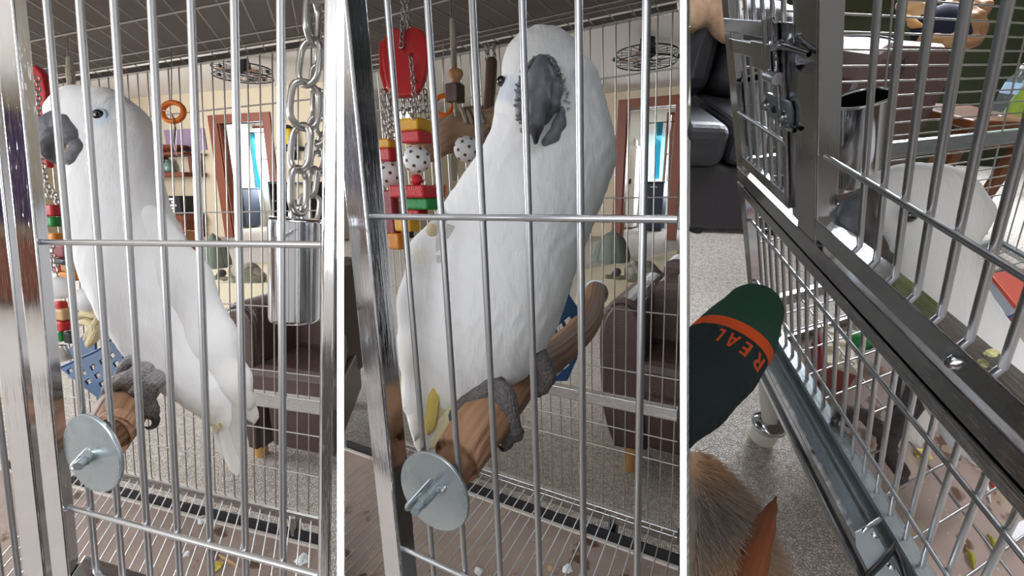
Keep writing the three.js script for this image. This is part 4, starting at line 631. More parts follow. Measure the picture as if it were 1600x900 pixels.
function added_rug(pts, side) { const p = pts.map(([u, v]) => floorAt(u, v)); const c = p.reduce((a, b) => a.add(b), V(0, 0, 0)).multiplyScalar(1 / p.length); single('added_rug', 'cream rug on the carpet of the ' + side + ' room, painted in for window light', 'added_rug', slab(p.map((q) => [q.x - c.x, -(q.z - c.z)]), V(c.x, 0.001, c.z), V(1, 0, 0), V(0, 0, -1), UP, 0.008, 0.002), M.added_rug, V(c.x, 0.001, c.z)); }
added_rug([[318, 425], [455, 405], [520, 440], [330, 490]], 'left'); added_rug([[905, 425], [1058, 392], [1060, 470], [900, 486]], 'right');
// brown leather sofas: the front face is traced on its own upright plane, the rest is built behind it
function sofa(S, foot, arm, side, edge, depth) {
  const X = flat(S.X), Z = X.clone().cross(UP).normalize(), P0 = floorAt(...foot); if (Z.dot(FWD) < 0) Z.negate();    // Z away from the viewer
  const on = (u, v) => { const q = meet(u, v, P0, X, UP), r = q.clone().sub(P0); return [r.dot(X), q.y]; }, pos = (x, y, z) => P0.clone().addScaledVector(X, x).addScaledVector(Z, z).setY(y), fr = { X, Y: UP, Z };
  const out = arm.map(([u, v]) => on(u, v)), x0 = Math.min(...out.map((p) => p[0])), x1 = Math.max(...out.map((p) => p[0])), y1 = Math.max(...out.map((p) => p[1])), y0 = Math.min(...out.map((p) => p[1])), H = y1;
  const t = thing('sofa', 'dark brown leather sofa with rounded arm, behind the ' + side + ' cage', 'sofa', pos(x1, 0, 0.3));
  const sp = new THREE.SplineCurve(out.map(([x, y]) => new THREE.Vector2(x, y))), prof = sp.getPoints(40).map((p) => [p.x, p.y]);
  const sl = (p, z, dpt, b) => slab(p, pos(0, 0, z), X, UP, Z, dpt, b);
  part('arm', sl(prof, 0.015, depth, 0.012), M.leather, t);
  part('arm_front', sl(prof.map(([x, y]) => [(x0 + x1) / 2 + (x - (x0 + x1) / 2) * 0.9, y0 + (y - y0) * 0.97]), -0.004, 0.02, 0.008), M.leather, t);
  part('piping', new THREE.TubeGeometry(new THREE.CatmullRomCurve3(out.map(([x, y]) => pos(x, y, 0.004))), 60, 0.006, 8), M.leather, t);
  for (let k = 0; k < 5; k++) part('seam', new THREE.TubeGeometry(new THREE.CatmullRomCurve3(out.slice(1, -1).map(([x, y]) => pos(x, y + 0.001, 0.03 + k * 0.02 * (k + 1)))), 40, 0.0025, 6), M.leather, t);
  const lim = (y, z) => { let a = x1 - 0.3, b = x1 + 3; for (let k = 0; k < 40; k++) { const m = (a + b) / 2; pix(pos(m, y, z))[0] < edge ? a = m : b = m; } return a; };
  const pad = (name, z0, z1, h0, h1, b) => { const q = [[x1 + 0.006, z0], [Math.max(x1 + 0.02, lim(h0, z0)), z0], [Math.max(x1 + 0.012, lim(h0, z1)), z1], [x1 + 0.006, z1]]; part(name, slab(q.map(([x, z]) => [x, z]), pos(0, h0 + b, 0), X, Z, UP, h1 - h0 - 2 * b, b), M.leather, t); };
  const hz = depth;
  pad('base', 0.03, hz, y0, y0 + 0.2, 0.012); pad('seat_cushion', 0.0, hz * 0.8, y0 + 0.2, y0 + 0.33, 0.03); pad('back', hz - 0.14, hz, y0 + 0.1, H + 0.1, 0.03); pad('back_cushion', hz - 0.3, hz - 0.14, y0 + 0.32, H + 0.05, 0.03);
  for (const [x, z] of [[0, 0.03], [0, depth - 0.05]]) part('leg', rod(pos(x, 0, z + 0.02), pos(x, y0 + 0.02, z + 0.02), 0.022, 18, 0.03), M.oak, t);
}
sofa(S1, [392, 722], [[380, 690], [352, 640], [348, 560], [350, 500], [362, 480], [382, 480], [396, 500], [399, 560], [402, 640], [403, 697]], 'left', 522, 0.5);
sofa(S2, [979, 745], [[962, 692], [946, 640], [941, 560], [942, 510], [952, 482], [970, 472], [990, 480], [1000, 505], [1001, 560], [1001, 640], [1003, 700]], 'middle', 1058, 0.5);

// furniture added along the left wall, outside the picture, for the polished posts to mirror
{
  const x = -HW, t = thing('added_sideboard', 'long brown wooden sideboard put by the wall for the posts to mirror, outside the picture', 'added_sideboard', V(x + 0.3, 0, 1.2)); part('body', box(V(x + 0.28, 0.47, 1.2), 0.5, 0.86, 2.2, 0.02), M.casing, t); part('top', box(V(x + 0.29, 0.92, 1.2), 0.54, 0.04, 2.26, 0.01), M.caseWood, t);
  for (let k = 0; k < 4; k++) { const d = part('sideboard_door', box(V(x + 0.54, 0.48, 0.38 + k * 0.55), 0.02, 0.76, 0.51, 0.006), M.caseWood, t); part('knob', new THREE.SphereGeometry(0.018, 12, 8).translate(x + 0.565, 0.55, 0.55 + k * 0.55), M.zinc, d); }
  for (const [dx, z] of [[0.1, 0.15], [0.46, 0.15], [0.1, 2.25], [0.46, 2.25]]) part('leg', box(V(x + dx, 0.03, z), 0.05, 0.06, 0.05, 0.005), M.black, t);
  const g = new THREE.PlaneGeometry(2.6, 1.5, 80, 10), p = g.attributes.position; for (let k = 0; k < p.count; k++) p.setZ(k, 0.05 * Math.sin(p.getX(k) * 22)); g.computeVertexNormals(); g.rotateY(Math.PI / 2); g.translate(x + 0.1, 1.85, 1.2);
  const c = thing('curtain', 'dark purple curtain added for reflections above the sideboard, outside the picture', 'curtain', V(x + 0.1, 1.1, 1.2)); part('cloth', g, phy({ color: 0x46365e, roughness: 0.95, side: THREE.DoubleSide }), c); part('curtain_rod', rod(V(x + 0.1, 2.62, -0.15), V(x + 0.1, 2.62, 2.55), 0.015), M.black, c);
}

single('added_rug', 'dark brown rug put behind the viewer for the bars to mirror, outside the picture', 'added_rug', box(V(-1.0, 0.006, 1.65), 6.4, 0.012, 2.5, 0.004), col(0x2e221c, 1), V(-1.0, 0, 1.65));  // added so that the lower bars mirror a dark floor
// ---------------------------------------------------------------- perches, toys, chain, basket in the first two cages
M.perch = std({ color: 0xa5714a, roughness: 0.7, map: tex(512, (u, v) => { const g = fbm(u, v * 0.15, 161, 24, 4), k = fbm(u, v, 165, 6, 3); return mix(mix(hex(0x7d5a40), hex(0xa98262), g), hex(0x5f4332), Math.max(0, k - 0.55) * 2.5); }, true), bumpMap: T.wood, bumpScale: 0.002 });
M.perch.color.set(0xffffff);
const wood = (h) => std({ color: h, roughness: 0.55, bumpMap: T.wood, bumpScale: 0.0006 });
M.red = wood(0xc4262b); M.green = wood(0x1d8a3c); M.yellow = wood(0xe0a61a); M.orange = wood(0xe08a1e); M.blackBlock = wood(0x1c1b1d); M.tan = wood(0xc7a070); M.walnut = wood(0x5d4535); M.maroon = wood(0x8a1c28);
M.redPlastic = phy({ color: 0xc9282c, roughness: 0.4, clearcoat: 0.2 }); M.whitePlastic = phy({ color: 0xf0f0ee, roughness: 0.45, transmission: 0.15, thickness: 0 });
M.smallChain = std({ color: 0xb9b6b0, metalness: 1, roughness: 0.35 }); M.rope = std({ color: 0xd9cfb8, roughness: 1, bumpMap: rep(T.streak, 3), bumpScale: 0.002 });
M.blue = phy({ color: 0x0a4470, roughness: 0.4, clearcoat: 0.15 }); M.orangeRing = phy({ color: 0xe8761a, roughness: 0.4 }); M.bark = std({ color: 0x9a7f68, roughness: 0.95, bumpMap: T.wood, bumpScale: 0.003 });
const px = (d) => d / F;
function block(u0, v0, u1, v1, d, S, mat, parent, dep) { const X = flat(S.X), Z = X.clone().cross(UP); return part('block', boxIn({ X, Y: S.Y, Z: X.clone().cross(S.Y).normalize() }, at((u0 + u1) / 2, (v0 + v1) / 2, d), (u1 - u0) * px(d) * 0.86, (v1 - v0) * px(d), dep ?? (u1 - u0) * px(d) * 0.7, 0.003), mat, parent); }
function holeBall(u, v, r, d, parent, mat) {
  const c = at(u, v, d), R = r * px(d), b = part('ball', new THREE.SphereGeometry(R, 28, 20).translate(c.x, c.y, c.z), mat, parent), n = 26, ga = Math.PI * (3 - Math.sqrt(5));
  for (let k = 0; k < n; k++) { const y = 1 - (k + 0.5) / n * 2, q = Math.sqrt(1 - y * y), dir = V(Math.cos(ga * k) * q, y, Math.sin(ga * k) * q); if (dir.dot(TOCAM) > -0.1) part('hole', lathe([[0, 0.0006], [R * 0.12, 0.0006], [R * 0.15, -0.0012]], c.clone().addScaledVector(dir, R * 0.985), dir, 12), M.walnut, b); }
  return b;
}
const smallChain = (pts, d, L = 11, r = 1.2) => chainLinks(pts.map(([u, v, dd]) => at(u, v, dd ?? d)), L * px(d), r * px(d));
// perches, each clamped to the door with a big washer and wing nut
function perch(S, side, pts, radii, disc, rad, nut, back) {
  const n = S.X.clone().cross(S.Y).normalize(); if (n.dot(FWD) > 0) n.negate();       // towards the viewer
  const c = S.onK(...disc, -0.006), p = thing('perch', 'thick curved wooden perch bolted to the door of the ' + side + ' cage', 'perch', c);
  part('branch', loft([c.clone().addScaledVector(S.Z, 0.034), ...pts.map((q) => at(...q))], radii, 28, 60, 1, true, (t, w) => 1 + 0.05 * Math.sin(t * 9 + w * 2) + 0.025 * Math.sin(t * 31 + w * 5)), M.perch, p);
  part('washer', lathe([[0, 0.0016], [rad * 0.985, 0.0016], [rad, 0.0008], [rad, -0.0008], [rad * 0.985, -0.0016], [0, -0.0016]], c, n, 56), M.zinc, p);
  const w = part('wing_nut', [rod(at(...nut[0]), at(...nut[1]), 0.0048, 20, 0.0042), rod(at(...nut[1]), at(...nut[2]), 0.0032, 16)], M.zinc, p);
  for (const [a, b, r1, r2] of nut[3]) part('wing', loft([at(...a), at(...a).lerp(at(...b), 0.5), at(...b)], [r1, (r1 + r2) / 2, r2], 14, 14, 0.5), M.zinc, w);
  if (back) part('washer', lathe([[0, 0.0016], [back[3], 0.0016], [back[3], -0.0016], [0, -0.0016]], at(back[0], back[1], back[2]), n, 40), M.zinc, p);
}
perch(S1, 'left', [[162, 690, 0.332], [191, 642, 0.38], [222, 598, 0.45], [268, 560, 0.62], [304, 525, 0.8]], [0.0155, 0.0165, 0.018, 0.018, 0.018, 0.018], [146, 708], 0.0292,
  [[150, 700, 0.318], [130, 720, 0.305], [122, 729, 0.3], [[[142, 697, 0.312], [118, 727, 0.304], 0.0024, 0.0036], [[150, 702, 0.315], [160, 700, 0.315], 0.003, 0.0045]]]);
perch(S2, 'middle', [[715, 715, 0.345], [770, 640, 0.385], [815, 590, 0.45], [870, 552, 0.56], [918, 500, 0.72], [930, 455, 0.84]], [0.018, 0.02, 0.022, 0.021, 0.021, 0.022, 0.019], [678, 767], 0.0318,
  [[684, 757, 0.33], [658, 788, 0.31], [648, 800, 0.3], [[[672, 752, 0.322], [640, 790, 0.31], 0.0026, 0.004], [[684, 770, 0.326], [692, 762, 0.326], 0.003, 0.0055]]], [930, 458, 0.855, 0.026]);
// heavy chain carrying a steel bell inside the right edge of the first cage
{
  const t = thing('bell', 'polished steel bell hanging on a heavy chain inside the left cage', 'bell', at(462, 500, 0.33)), d = 0.315;
  const o = at(462, 500, 0.33), s = 0.33 / F, R = 44 * s * 0.86, H = 158 * s;
  part('body', lathe([[R * 0.9, 0], [R * 0.97, 0.0006], [R, 0.003], [R, H * 0.9], [R * 0.99, H * 0.97], [R * 0.93, H], [0, H], [0, H - 0.002], [R * 0.9, H - 0.003], [R * 0.95, H * 0.95], [R * 0.95, 0.004], [R * 0.9, 0]], o, S1.Y, 56), M.chromeSteel ??= std({ color: 0xc6c7c9, metalness: 1, roughness: 0.2, roughnessMap: T.smudge }), t);
  part('loop', loft([at(458, 346, 0.33), at(458, 330, 0.33), at(472, 326, 0.33), at(474, 346, 0.33)], [0.003, 0.003, 0.003, 0.003], 12, 20), M.chrome, t);
  const hang = (pts, L, r) => chainLinks(pts.map(([u, v, dd]) => at(u, v, dd ?? d)), L * px(d), r * px(d)).forEach((g) => part('link', g, M.smallChain, t));
  hang([[488, -70], [488, 40], [480, 130], [470, 230], [466, 332]], 82, 5.2); hang([[500, -60, 0.36], [500, 100, 0.36], [496, 200, 0.36], [488, 290, 0.36], [480, 345, 0.36]], 60, 4.5); hang([[512, 150, 0.38], [502, 230, 0.38], [492, 300, 0.38]], 50, 4.2);
}
// hanging block toy, rope toys and basket of the first cage
{
  const d = 0.56, t = thing('block_toy', 'hanging bird toy of red plate, coloured blocks and white balls, beside the left post', 'bird toy', at(95, 540, d));
  part('plate', slab([[50, 118], [56, 110], [66, 110], [76, 122], [82, 150], [80, 185], [72, 205], [54, 206]].map(([u, v]) => [(u - 66) * px(d), -(v - 160) * px(d)]), at(66, 160, d), RIGHT, DOWN.clone().negate(), TOCAM, 0.008, 0.002), M.redPlastic, t);
  part('chain', smallChain([[58, 120, 0.54], [60, 170, 0.54], [64, 240, 0.54], [78, 310, 0.55]], d), M.smallChain, t); part('chain', smallChain([[80, 380, 0.54], [84, 415, 0.54], [92, 440, 0.54]], d), M.smallChain, t); part('chain', smallChain([[84, 296], [90, 318]], d, 9), M.smallChain, t);
  for (const [u0, v0, u1, v1, m] of [[66, 232, 82, 262, M.redPlastic], [72, 320, 97, 338, M.red], [72, 339, 98, 354, M.green], [76, 364, 98, 380, M.orange], [86, 382, 126, 402, M.maroon], [88, 403, 126, 413, M.blackBlock], [86, 414, 104, 428, M.red], [100, 410, 130, 424, M.tan], [98, 424, 132, 438, M.orange], [86, 470, 104, 486, M.red], [86, 481, 118, 499, M.tan], [86, 500, 113, 516, M.red], [89, 517, 101, 534, M.green], [102, 517, 122, 536, M.blackBlock]]) block(u0, v0, u1, v1, d, S1, m, t);
  for (const [u, v, r, dd] of [[93, 450, 20, 0.53], [136, 468, 21, 0.53]]) { const c = at(u, v, dd); part('ball', new THREE.SphereGeometry(r * px(dd) * 0.88, 28, 20).translate(c.x, c.y, c.z), M.whitePlastic, t); }
  part('stick', rod(at(135, 392, 0.55), at(137, 450, 0.55), 2.2 * px(0.55)), M.tan, t); part('stick', rod(at(142, 400, 0.56), at(141, 450, 0.56), 2.2 * px(0.55)), M.tan, t);
  part('bell', lathe([[0.001, 0.02], [0.006, 0.018], [0.008, 0.004], [0.0095, 0]], at(99, 562, 0.55), UP, 20), M.smallChain, t);
  const k = thing('rope_knot', 'cream leather strip knotted under the white ball, in the left cage', 'bird toy', at(140, 540, 0.54)); M.rawhide = std({ color: 0xe0d2a8, roughness: 0.8, bumpMap: T.leather, bumpScale: 0.001 });
  for (const [p, r] of [[[[124, 494], [136, 490], [150, 492], [160, 490]], [10, 9, 9, 6]], [[[126, 504], [138, 502], [150, 510], [146, 524], [138, 536]], [9, 10, 9, 8, 5]], [[[156, 494], [150, 506], [142, 516], [136, 528]], [7, 8, 8, 6]], [[[150, 520], [146, 530], [140, 538]], [8, 9, 6]]]) part('strip', loft(p.map(([u, v]) => at(u, v, 0.54)), r.map((x) => x * px(0.54)), 14, 22, 0.6), M.rawhide, k);
  const w = thing('rope_toy', 'off-white rope on a wire hook hanging from the roof above the left bird', 'bird toy', at(108, 140, 0.6)); part('hook', rod(at(105, 58, 0.6), at(107, 96, 0.6), 1.2 * px(0.6)), M.wire, w); part('rope', loft([at(108, 92, 0.6), at(110, 115, 0.6), at(112, 142, 0.6)], [4 * px(0.6), 5.5 * px(0.6), 5 * px(0.6)], 14, 30, 1, true, (t, a) => 1 + 0.08 * Math.sin(t * 60 + a * 2)), M.rope, w);
  const r = thing('ring_toy', 'orange plastic ring with a silver ribbon hanging behind the left bird', 'bird toy', at(270, 230, 0.72)); { const g = new THREE.TorusGeometry(16 * px(0.72), 4.2 * px(0.72), 14, 40); g.scale(1.05, 0.92, 1); g.applyQuaternion(new THREE.Quaternion().setFromUnitVectors(V(0, 0, 1), TOCAM)); const c = at(270, 175, 0.72); part('ring', g.translate(c.x, c.y, c.z), M.orangeRing, r); } part('ribbon', loft([at(255, 172, 0.715), at(268, 178, 0.715), at(274, 200, 0.715), at(273, 222, 0.715), at(275, 242, 0.715)], [1.6, 2.2, 1.8, 2.2, 1.2].map((x) => x * px(0.72)), 8, 40, 0.4), M.chrome, r); part('hanger', rod(at(268, 72, 0.72), at(268, 160, 0.72), 0.8 * px(0.72)), M.wire, r);
}
// blue perforated baskets
function basket(label, d, face, o, e1, e2, grid, size, rear, skew) {
  const inside = (x, y) => { let c = false; for (let i = 0, j = face.length - 1; i < face.length; j = i++) { const [xi, yi] = face[i], [xj, yj] = face[j]; if ((yi > y) !== (yj > y) && x < (xj - xi) * (y - yi) / (yj - yi) + xi) c = !c; } return c; };
  const [cu, cv] = face[0], tl = ([u, v]) => [(u - cu) * px(d), -(v - cv) * px(d)], holes = [];
  for (let a = 0; a < grid[0]; a++) for (let b = 0; b < grid[1]; b++) { const x = o[0] + e1[0] * a + e2[0] * b, y = o[1] + e1[1] * a + e2[1] * b, h = [[-1, -1], [1, -1], [1, 1], [-1, 1]].map(([p, q]) => [x + (e1[0] * p + e2[0] * q) * size, y + (e1[1] * p + e2[1] * q) * size]); if (h.every(([p, q]) => inside(p, q) && inside(p - 2, q - 2) && inside(p + 2, q + 2))) holes.push(h.map(tl)); }
  const N = TOCAM.clone().addScaledVector(RIGHT, skew), t = thing('basket', label, 'basket', at(cu, cv, d));
  part('face', slab(face.map(tl), at(cu, cv, d), RIGHT.clone(), DOWN.clone().negate(), TOCAM, 0.002, 0.0006, holes), M.blue, t);
  const b = face.map(([u, v]) => at(u, v, d)); part('rim', polyTube(face.slice(0, 3).map(([u, v]) => at(u, v, d - 0.002)), 2.2 * px(d)), M.blue, t);
  for (const q of rear) { const dd = d + q[0], p = q.slice(1), [u0, v0] = p[0]; part('side', slab(p.map(([u, v]) => [(u - u0) * px(dd), -(v - v0) * px(dd)]), at(u0, v0, dd), RIGHT, DOWN.clone().negate(), TOCAM, 0.0025, 0.0006), M.blue, t); }
}
basket('blue perforated plastic basket behind the claws of the left bird', 0.6, [[95, 574], [156, 546], [197, 508], [214, 520], [216, 548], [196, 590], [163, 627]], [112, 579], [14.5, -9.3], [7, 13], [9, 6], 0.25, [[0.06, [108, 548], [137, 520], [150, 528], [152, 556], [125, 566]], [0.02, [262, 560], [270, 562], [285, 583], [276, 592], [232, 604], [225, 585]]], 0);
basket('blue lattice basket hanging behind the feet of the middle bird', 0.68, [[822, 540], [852, 506], [882, 450], [903, 482], [901, 560], [886, 594], [840, 596], [800, 604]], [836, 546], [13, -11], [7, 15], [8, 7], 0.33, [[0.05, [752, 582], [790, 566], [826, 520], [850, 540], [836, 596], [800, 600]]], 0);
// hanging toys of the second cage
{
  const d = 0.56, t = thing('block_toy', 'big hanging bird toy of red heart plate, chains, bright blocks and holed balls', 'bird toy', at(640, 380, d));
  const heart = [[602, 90], [606, 66], [616, 53], [627, 55], [632, 63], [640, 54], [652, 51], [662, 58], [668, 75], [668, 100], [662, 130], [650, 148], [634, 151], [618, 150], [608, 130]];
  const cv = new THREE.SplineCurve([...heart, heart[0]].map(([u, v]) => new THREE.Vector2((u - 635) * px(d), -(v - 100) * px(d)))).getPoints(60).map((p) => [p.x, p.y]).slice(0, -1);
  const h = part('plate', slab(cv, at(635, 100, d), RIGHT, DOWN.clone().negate(), TOCAM, 0.008, 0.002), M.redPlastic, t);
  for (const [u, v] of [[629, 74], [643, 86], [649, 127]]) part('hole', lathe([[0, 0.0004], [3.4 * px(d), 0.0004], [3.6 * px(d), -0.001]], at(u, v, d - 0.0102), TOCAM, 16), M.maroon, h);
  const h2 = [[597, 74], [604, 68], [612, 80], [614, 110], [612, 138], [604, 142], [598, 120]]; part('plate', slab(h2.map(([u, v]) => [(u - 604) * px(0.6), -(v - 100) * px(0.6)]), at(604, 100, 0.6), RIGHT, DOWN.clone().negate(), TOCAM, 0.008, 0.002), M.redPlastic, t);
  for (const [p, dd] of [[[[631, -20], [630, 30], [627, 74]], 0.545], [[[636, -20], [637, 25], [640, 50]], 0.56], [[[642, 88], [645, 120], [647, 150], [646, 186]], 0.54], [[[607, 95], [609, 150], [608, 218]], 0.585], [[[629, 150], [631, 188]], 0.56], [[[641, 150], [641, 187]], 0.565], [[[655, 148], [656, 186]], 0.57], [[[664, 140], [667, 184]], 0.575], [[[613, 120], [615, 214]], 0.59], [[[660, 275], [663, 290]], 0.55], [[[599, 140], [602, 215]], 0.6]]) part('chain', smallChain(p, dd, 13, 1.3), M.smallChain, t);
  for (const [u0, v0, u1, v1, m, dd] of [[622, 187, 672, 206, M.yellow, 0.56], [625, 206, 673, 224, M.red, 0.55], [590, 218, 621, 232, M.yellow, 0.6], [592, 232, 621, 252, M.red, 0.6], [612, 290, 692, 309, M.red, 0.57], [634, 309, 688, 327, M.green, 0.57], [601, 298, 624, 366, M.maroon, 0.6], [632, 327, 668, 336, M.red, 0.58], [618, 338, 655, 361, M.yellow, 0.58], [607, 364, 634, 389, M.orange, 0.6], [628, 346, 646, 372, M.blackBlock, 0.61], [676, 288, 698, 306, M.orange, 0.6]]) block(u0, v0, u1, v1, dd, S2, m, t);
  holeBall(651, 249, 21, 0.55, t, M.whitePlastic); holeBall(609, 273, 20, 0.6, t, M.whitePlastic); { const c = at(651, 281, 0.55); part('bead', new THREE.SphereGeometry(10 * px(0.55), 24, 16).scale(1, 0.9, 1).translate(c.x, c.y, c.z), M.red, t); }
  const rd = 0.62, rt = thing('rope_toy', 'rope toy with pale knob and brown cube hanging behind the middle bird', 'bird toy', at(710, 160, rd)); part('hook', rod(at(703, -20, rd), at(705, 34, rd), 1.1 * px(rd)), M.wire, rt); part('rope', loft([at(706, 32, rd), at(708, 60, rd), at(710, 108, rd)], [4 * px(rd), 5.2 * px(rd), 4.2 * px(rd)], 14, 34, 1, true, (q, a) => 1 + 0.08 * Math.sin(q * 70 + a * 2)), M.rope, rt);
  part('knob', lathe([[0, -16], [7, -16], [9, -13], [7, -8], [9, -6], [12, 0], [11, 6], [6, 9], [0, 9]].map(([a, b]) => [a * px(rd), b * px(rd)]), at(712, 117, rd), UP, 24), M.tan, rt); part('cube', boxIn({ X: flat(S2.X), Y: UP, Z: flat(S2.X).cross(UP) }, at(711, 146, rd), 23 * px(rd), 27 * px(rd), 23 * px(rd), 0.002), M.walnut, rt); part('rope', loft([at(711, 160, rd), at(712, 180, rd)], [3 * px(rd), 2.5 * px(rd)], 12, 8), M.rope, rt);
  const bd = 0.66, bt = thing('wood_toy', 'grey-brown driftwood log with rope binding and holed ball, hanging behind the middle bird', 'bird toy', at(730, 250, bd)); part('log', loft([at(672, 232, bd), at(700, 212, bd), at(735, 200, bd), at(790, 192, bd)], [20, 28, 30, 30].map((x) => x * px(bd)), 24, 40, 1, true, (q, a) => 1 + 0.06 * Math.sin(q * 14 + a * 3)), M.bark, bt); for (let k = 0; k < 4; k++) { const a = at(722 + k * 9, 172 + (k % 2) * 4, bd - 0.03); part('binding', loft([at(718 + k * 9, 176, bd), a, at(728 + k * 9, 190, bd - 0.035)], [3 * px(bd), 3.4 * px(bd), 2.6 * px(bd)], 10, 16), M.rope, bt); }
  holeBall(729, 233, 20, 0.6, bt, M.whitePlastic); part('fringe', [0, 1, 2, 3].map((k) => tube([at(706 + k * 3, 240, 0.62), at(705 + k * 3, 262, 0.62), at(707 + k * 2, 282, 0.62)], 1.5 * px(0.62), 6, 12)), M.rope, bt, { kind: 'stuff' });
  const sd = 0.64, sk = thing('wood_toy', 'dark upright stick hung on two little chains behind the middle bird', 'bird toy', at(766, 200, sd)); part('stick', loft([at(768, 98, sd), at(766, 140, sd), at(762, 190, sd), at(768, 230, sd)], [9, 9, 8, 6].map((x) => x * px(sd)), 16, 24, 0.8), M.walnut, sk); part('chain', smallChain([[761, 68], [761, 96]], sd, 10), M.smallChain, sk); part('chain', smallChain([[771, 68], [773, 96]], sd, 10), M.smallChain, sk);
  const r = thing('ring_toy', 'orange plastic ring behind the rope toy of the middle cage', 'bird toy', at(692, 165, 0.7)); { const g = new THREE.TorusGeometry(17 * px(0.7), 4 * px(0.7), 14, 40); g.scale(0.8, 0.9, 1); g.applyQuaternion(new THREE.Quaternion().setFromUnitVectors(V(0, 0, 1), TOCAM)); const c = at(693, 165, 0.7); part('ring', g.translate(c.x, c.y, c.z), M.orangeRing, r); part('hanger', rod(at(693, 60, 0.7), at(693, 150, 0.7), 0.8 * px(0.7)), M.wire, r); }
}
// litter on the trays
function crumb(S, u, v, j, r, m, name, label, cat, flatness = 0.6) { const p = S.onJ(u, v, j), g = new THREE.IcosahedronGeometry(r, 2), a = g.attributes.position; for (let k = 0; k < a.count; k++) { const s = 1 + 0.35 * Math.sin(a.getX(k) / r * 3 + u) * Math.sin(a.getY(k) / r * 4 + v) + 0.15 * Math.sin(a.getZ(k) / r * 7); a.setXYZ(k, a.getX(k) * s, a.getY(k) * s * flatness, a.getZ(k) * s); } g.computeVertexNormals(); g.translate(p.x, p.y + r * flatness * 0.7, p.z); single(name, label, cat, g, m, p); }
M.corn = col(0xd8c45a, 0.6); M.fluff = col(0xeeeeee, 0.95);
crumb(S1, 318, 815, -0.692, 0.011, M.fluff, 'down_feather', 'white down tuft on the tray, by the far dark strip of the left cage', 'feather'); crumb(S1, 291, 868, -0.692, 0.007, M.fluff, 'down_feather', 'small white down tuft nearer the front of the left tray', 'feather'); crumb(S1, 340, 888, -0.692, 0.01, M.corn, 'food_crumb', 'yellow food crumb on the tray near the front of the left cage', 'crumb'); crumb(S1, 473, 878, -0.692, 0.011, M.fluff, 'down_feather', 'white down tuft on the tray by the right post of the left cage', 'feather');
crumb(S2, 887, 892, -0.75, 0.009, M.fluff, 'down_feather', 'bluish white down tuft on the tray of the middle cage', 'feather'); crumb(S2, 860, 890, -0.75, 0.006, M.tan, 'food_crumb', 'tan food crumb on the tray of the middle cage, beside the down', 'crumb'); crumb(S2, 748, 895, -0.75, 0.008, M.fluff, 'down_feather', 'white down tuft under the lower door rod of the middle cage', 'feather');
{ const p = S1.onJ(355, 876, -0.692), t = single('wood_chip', 'pale splinter of wood lying on the tray of the left cage', 'wood chip', loft([S1.onJ(343, 868, -0.689), S1.onJ(356, 876, -0.688), S1.onJ(372, 884, -0.689)], [0.003, 0.005, 0.003], 8, 12, 0.4), M.tan, p); }
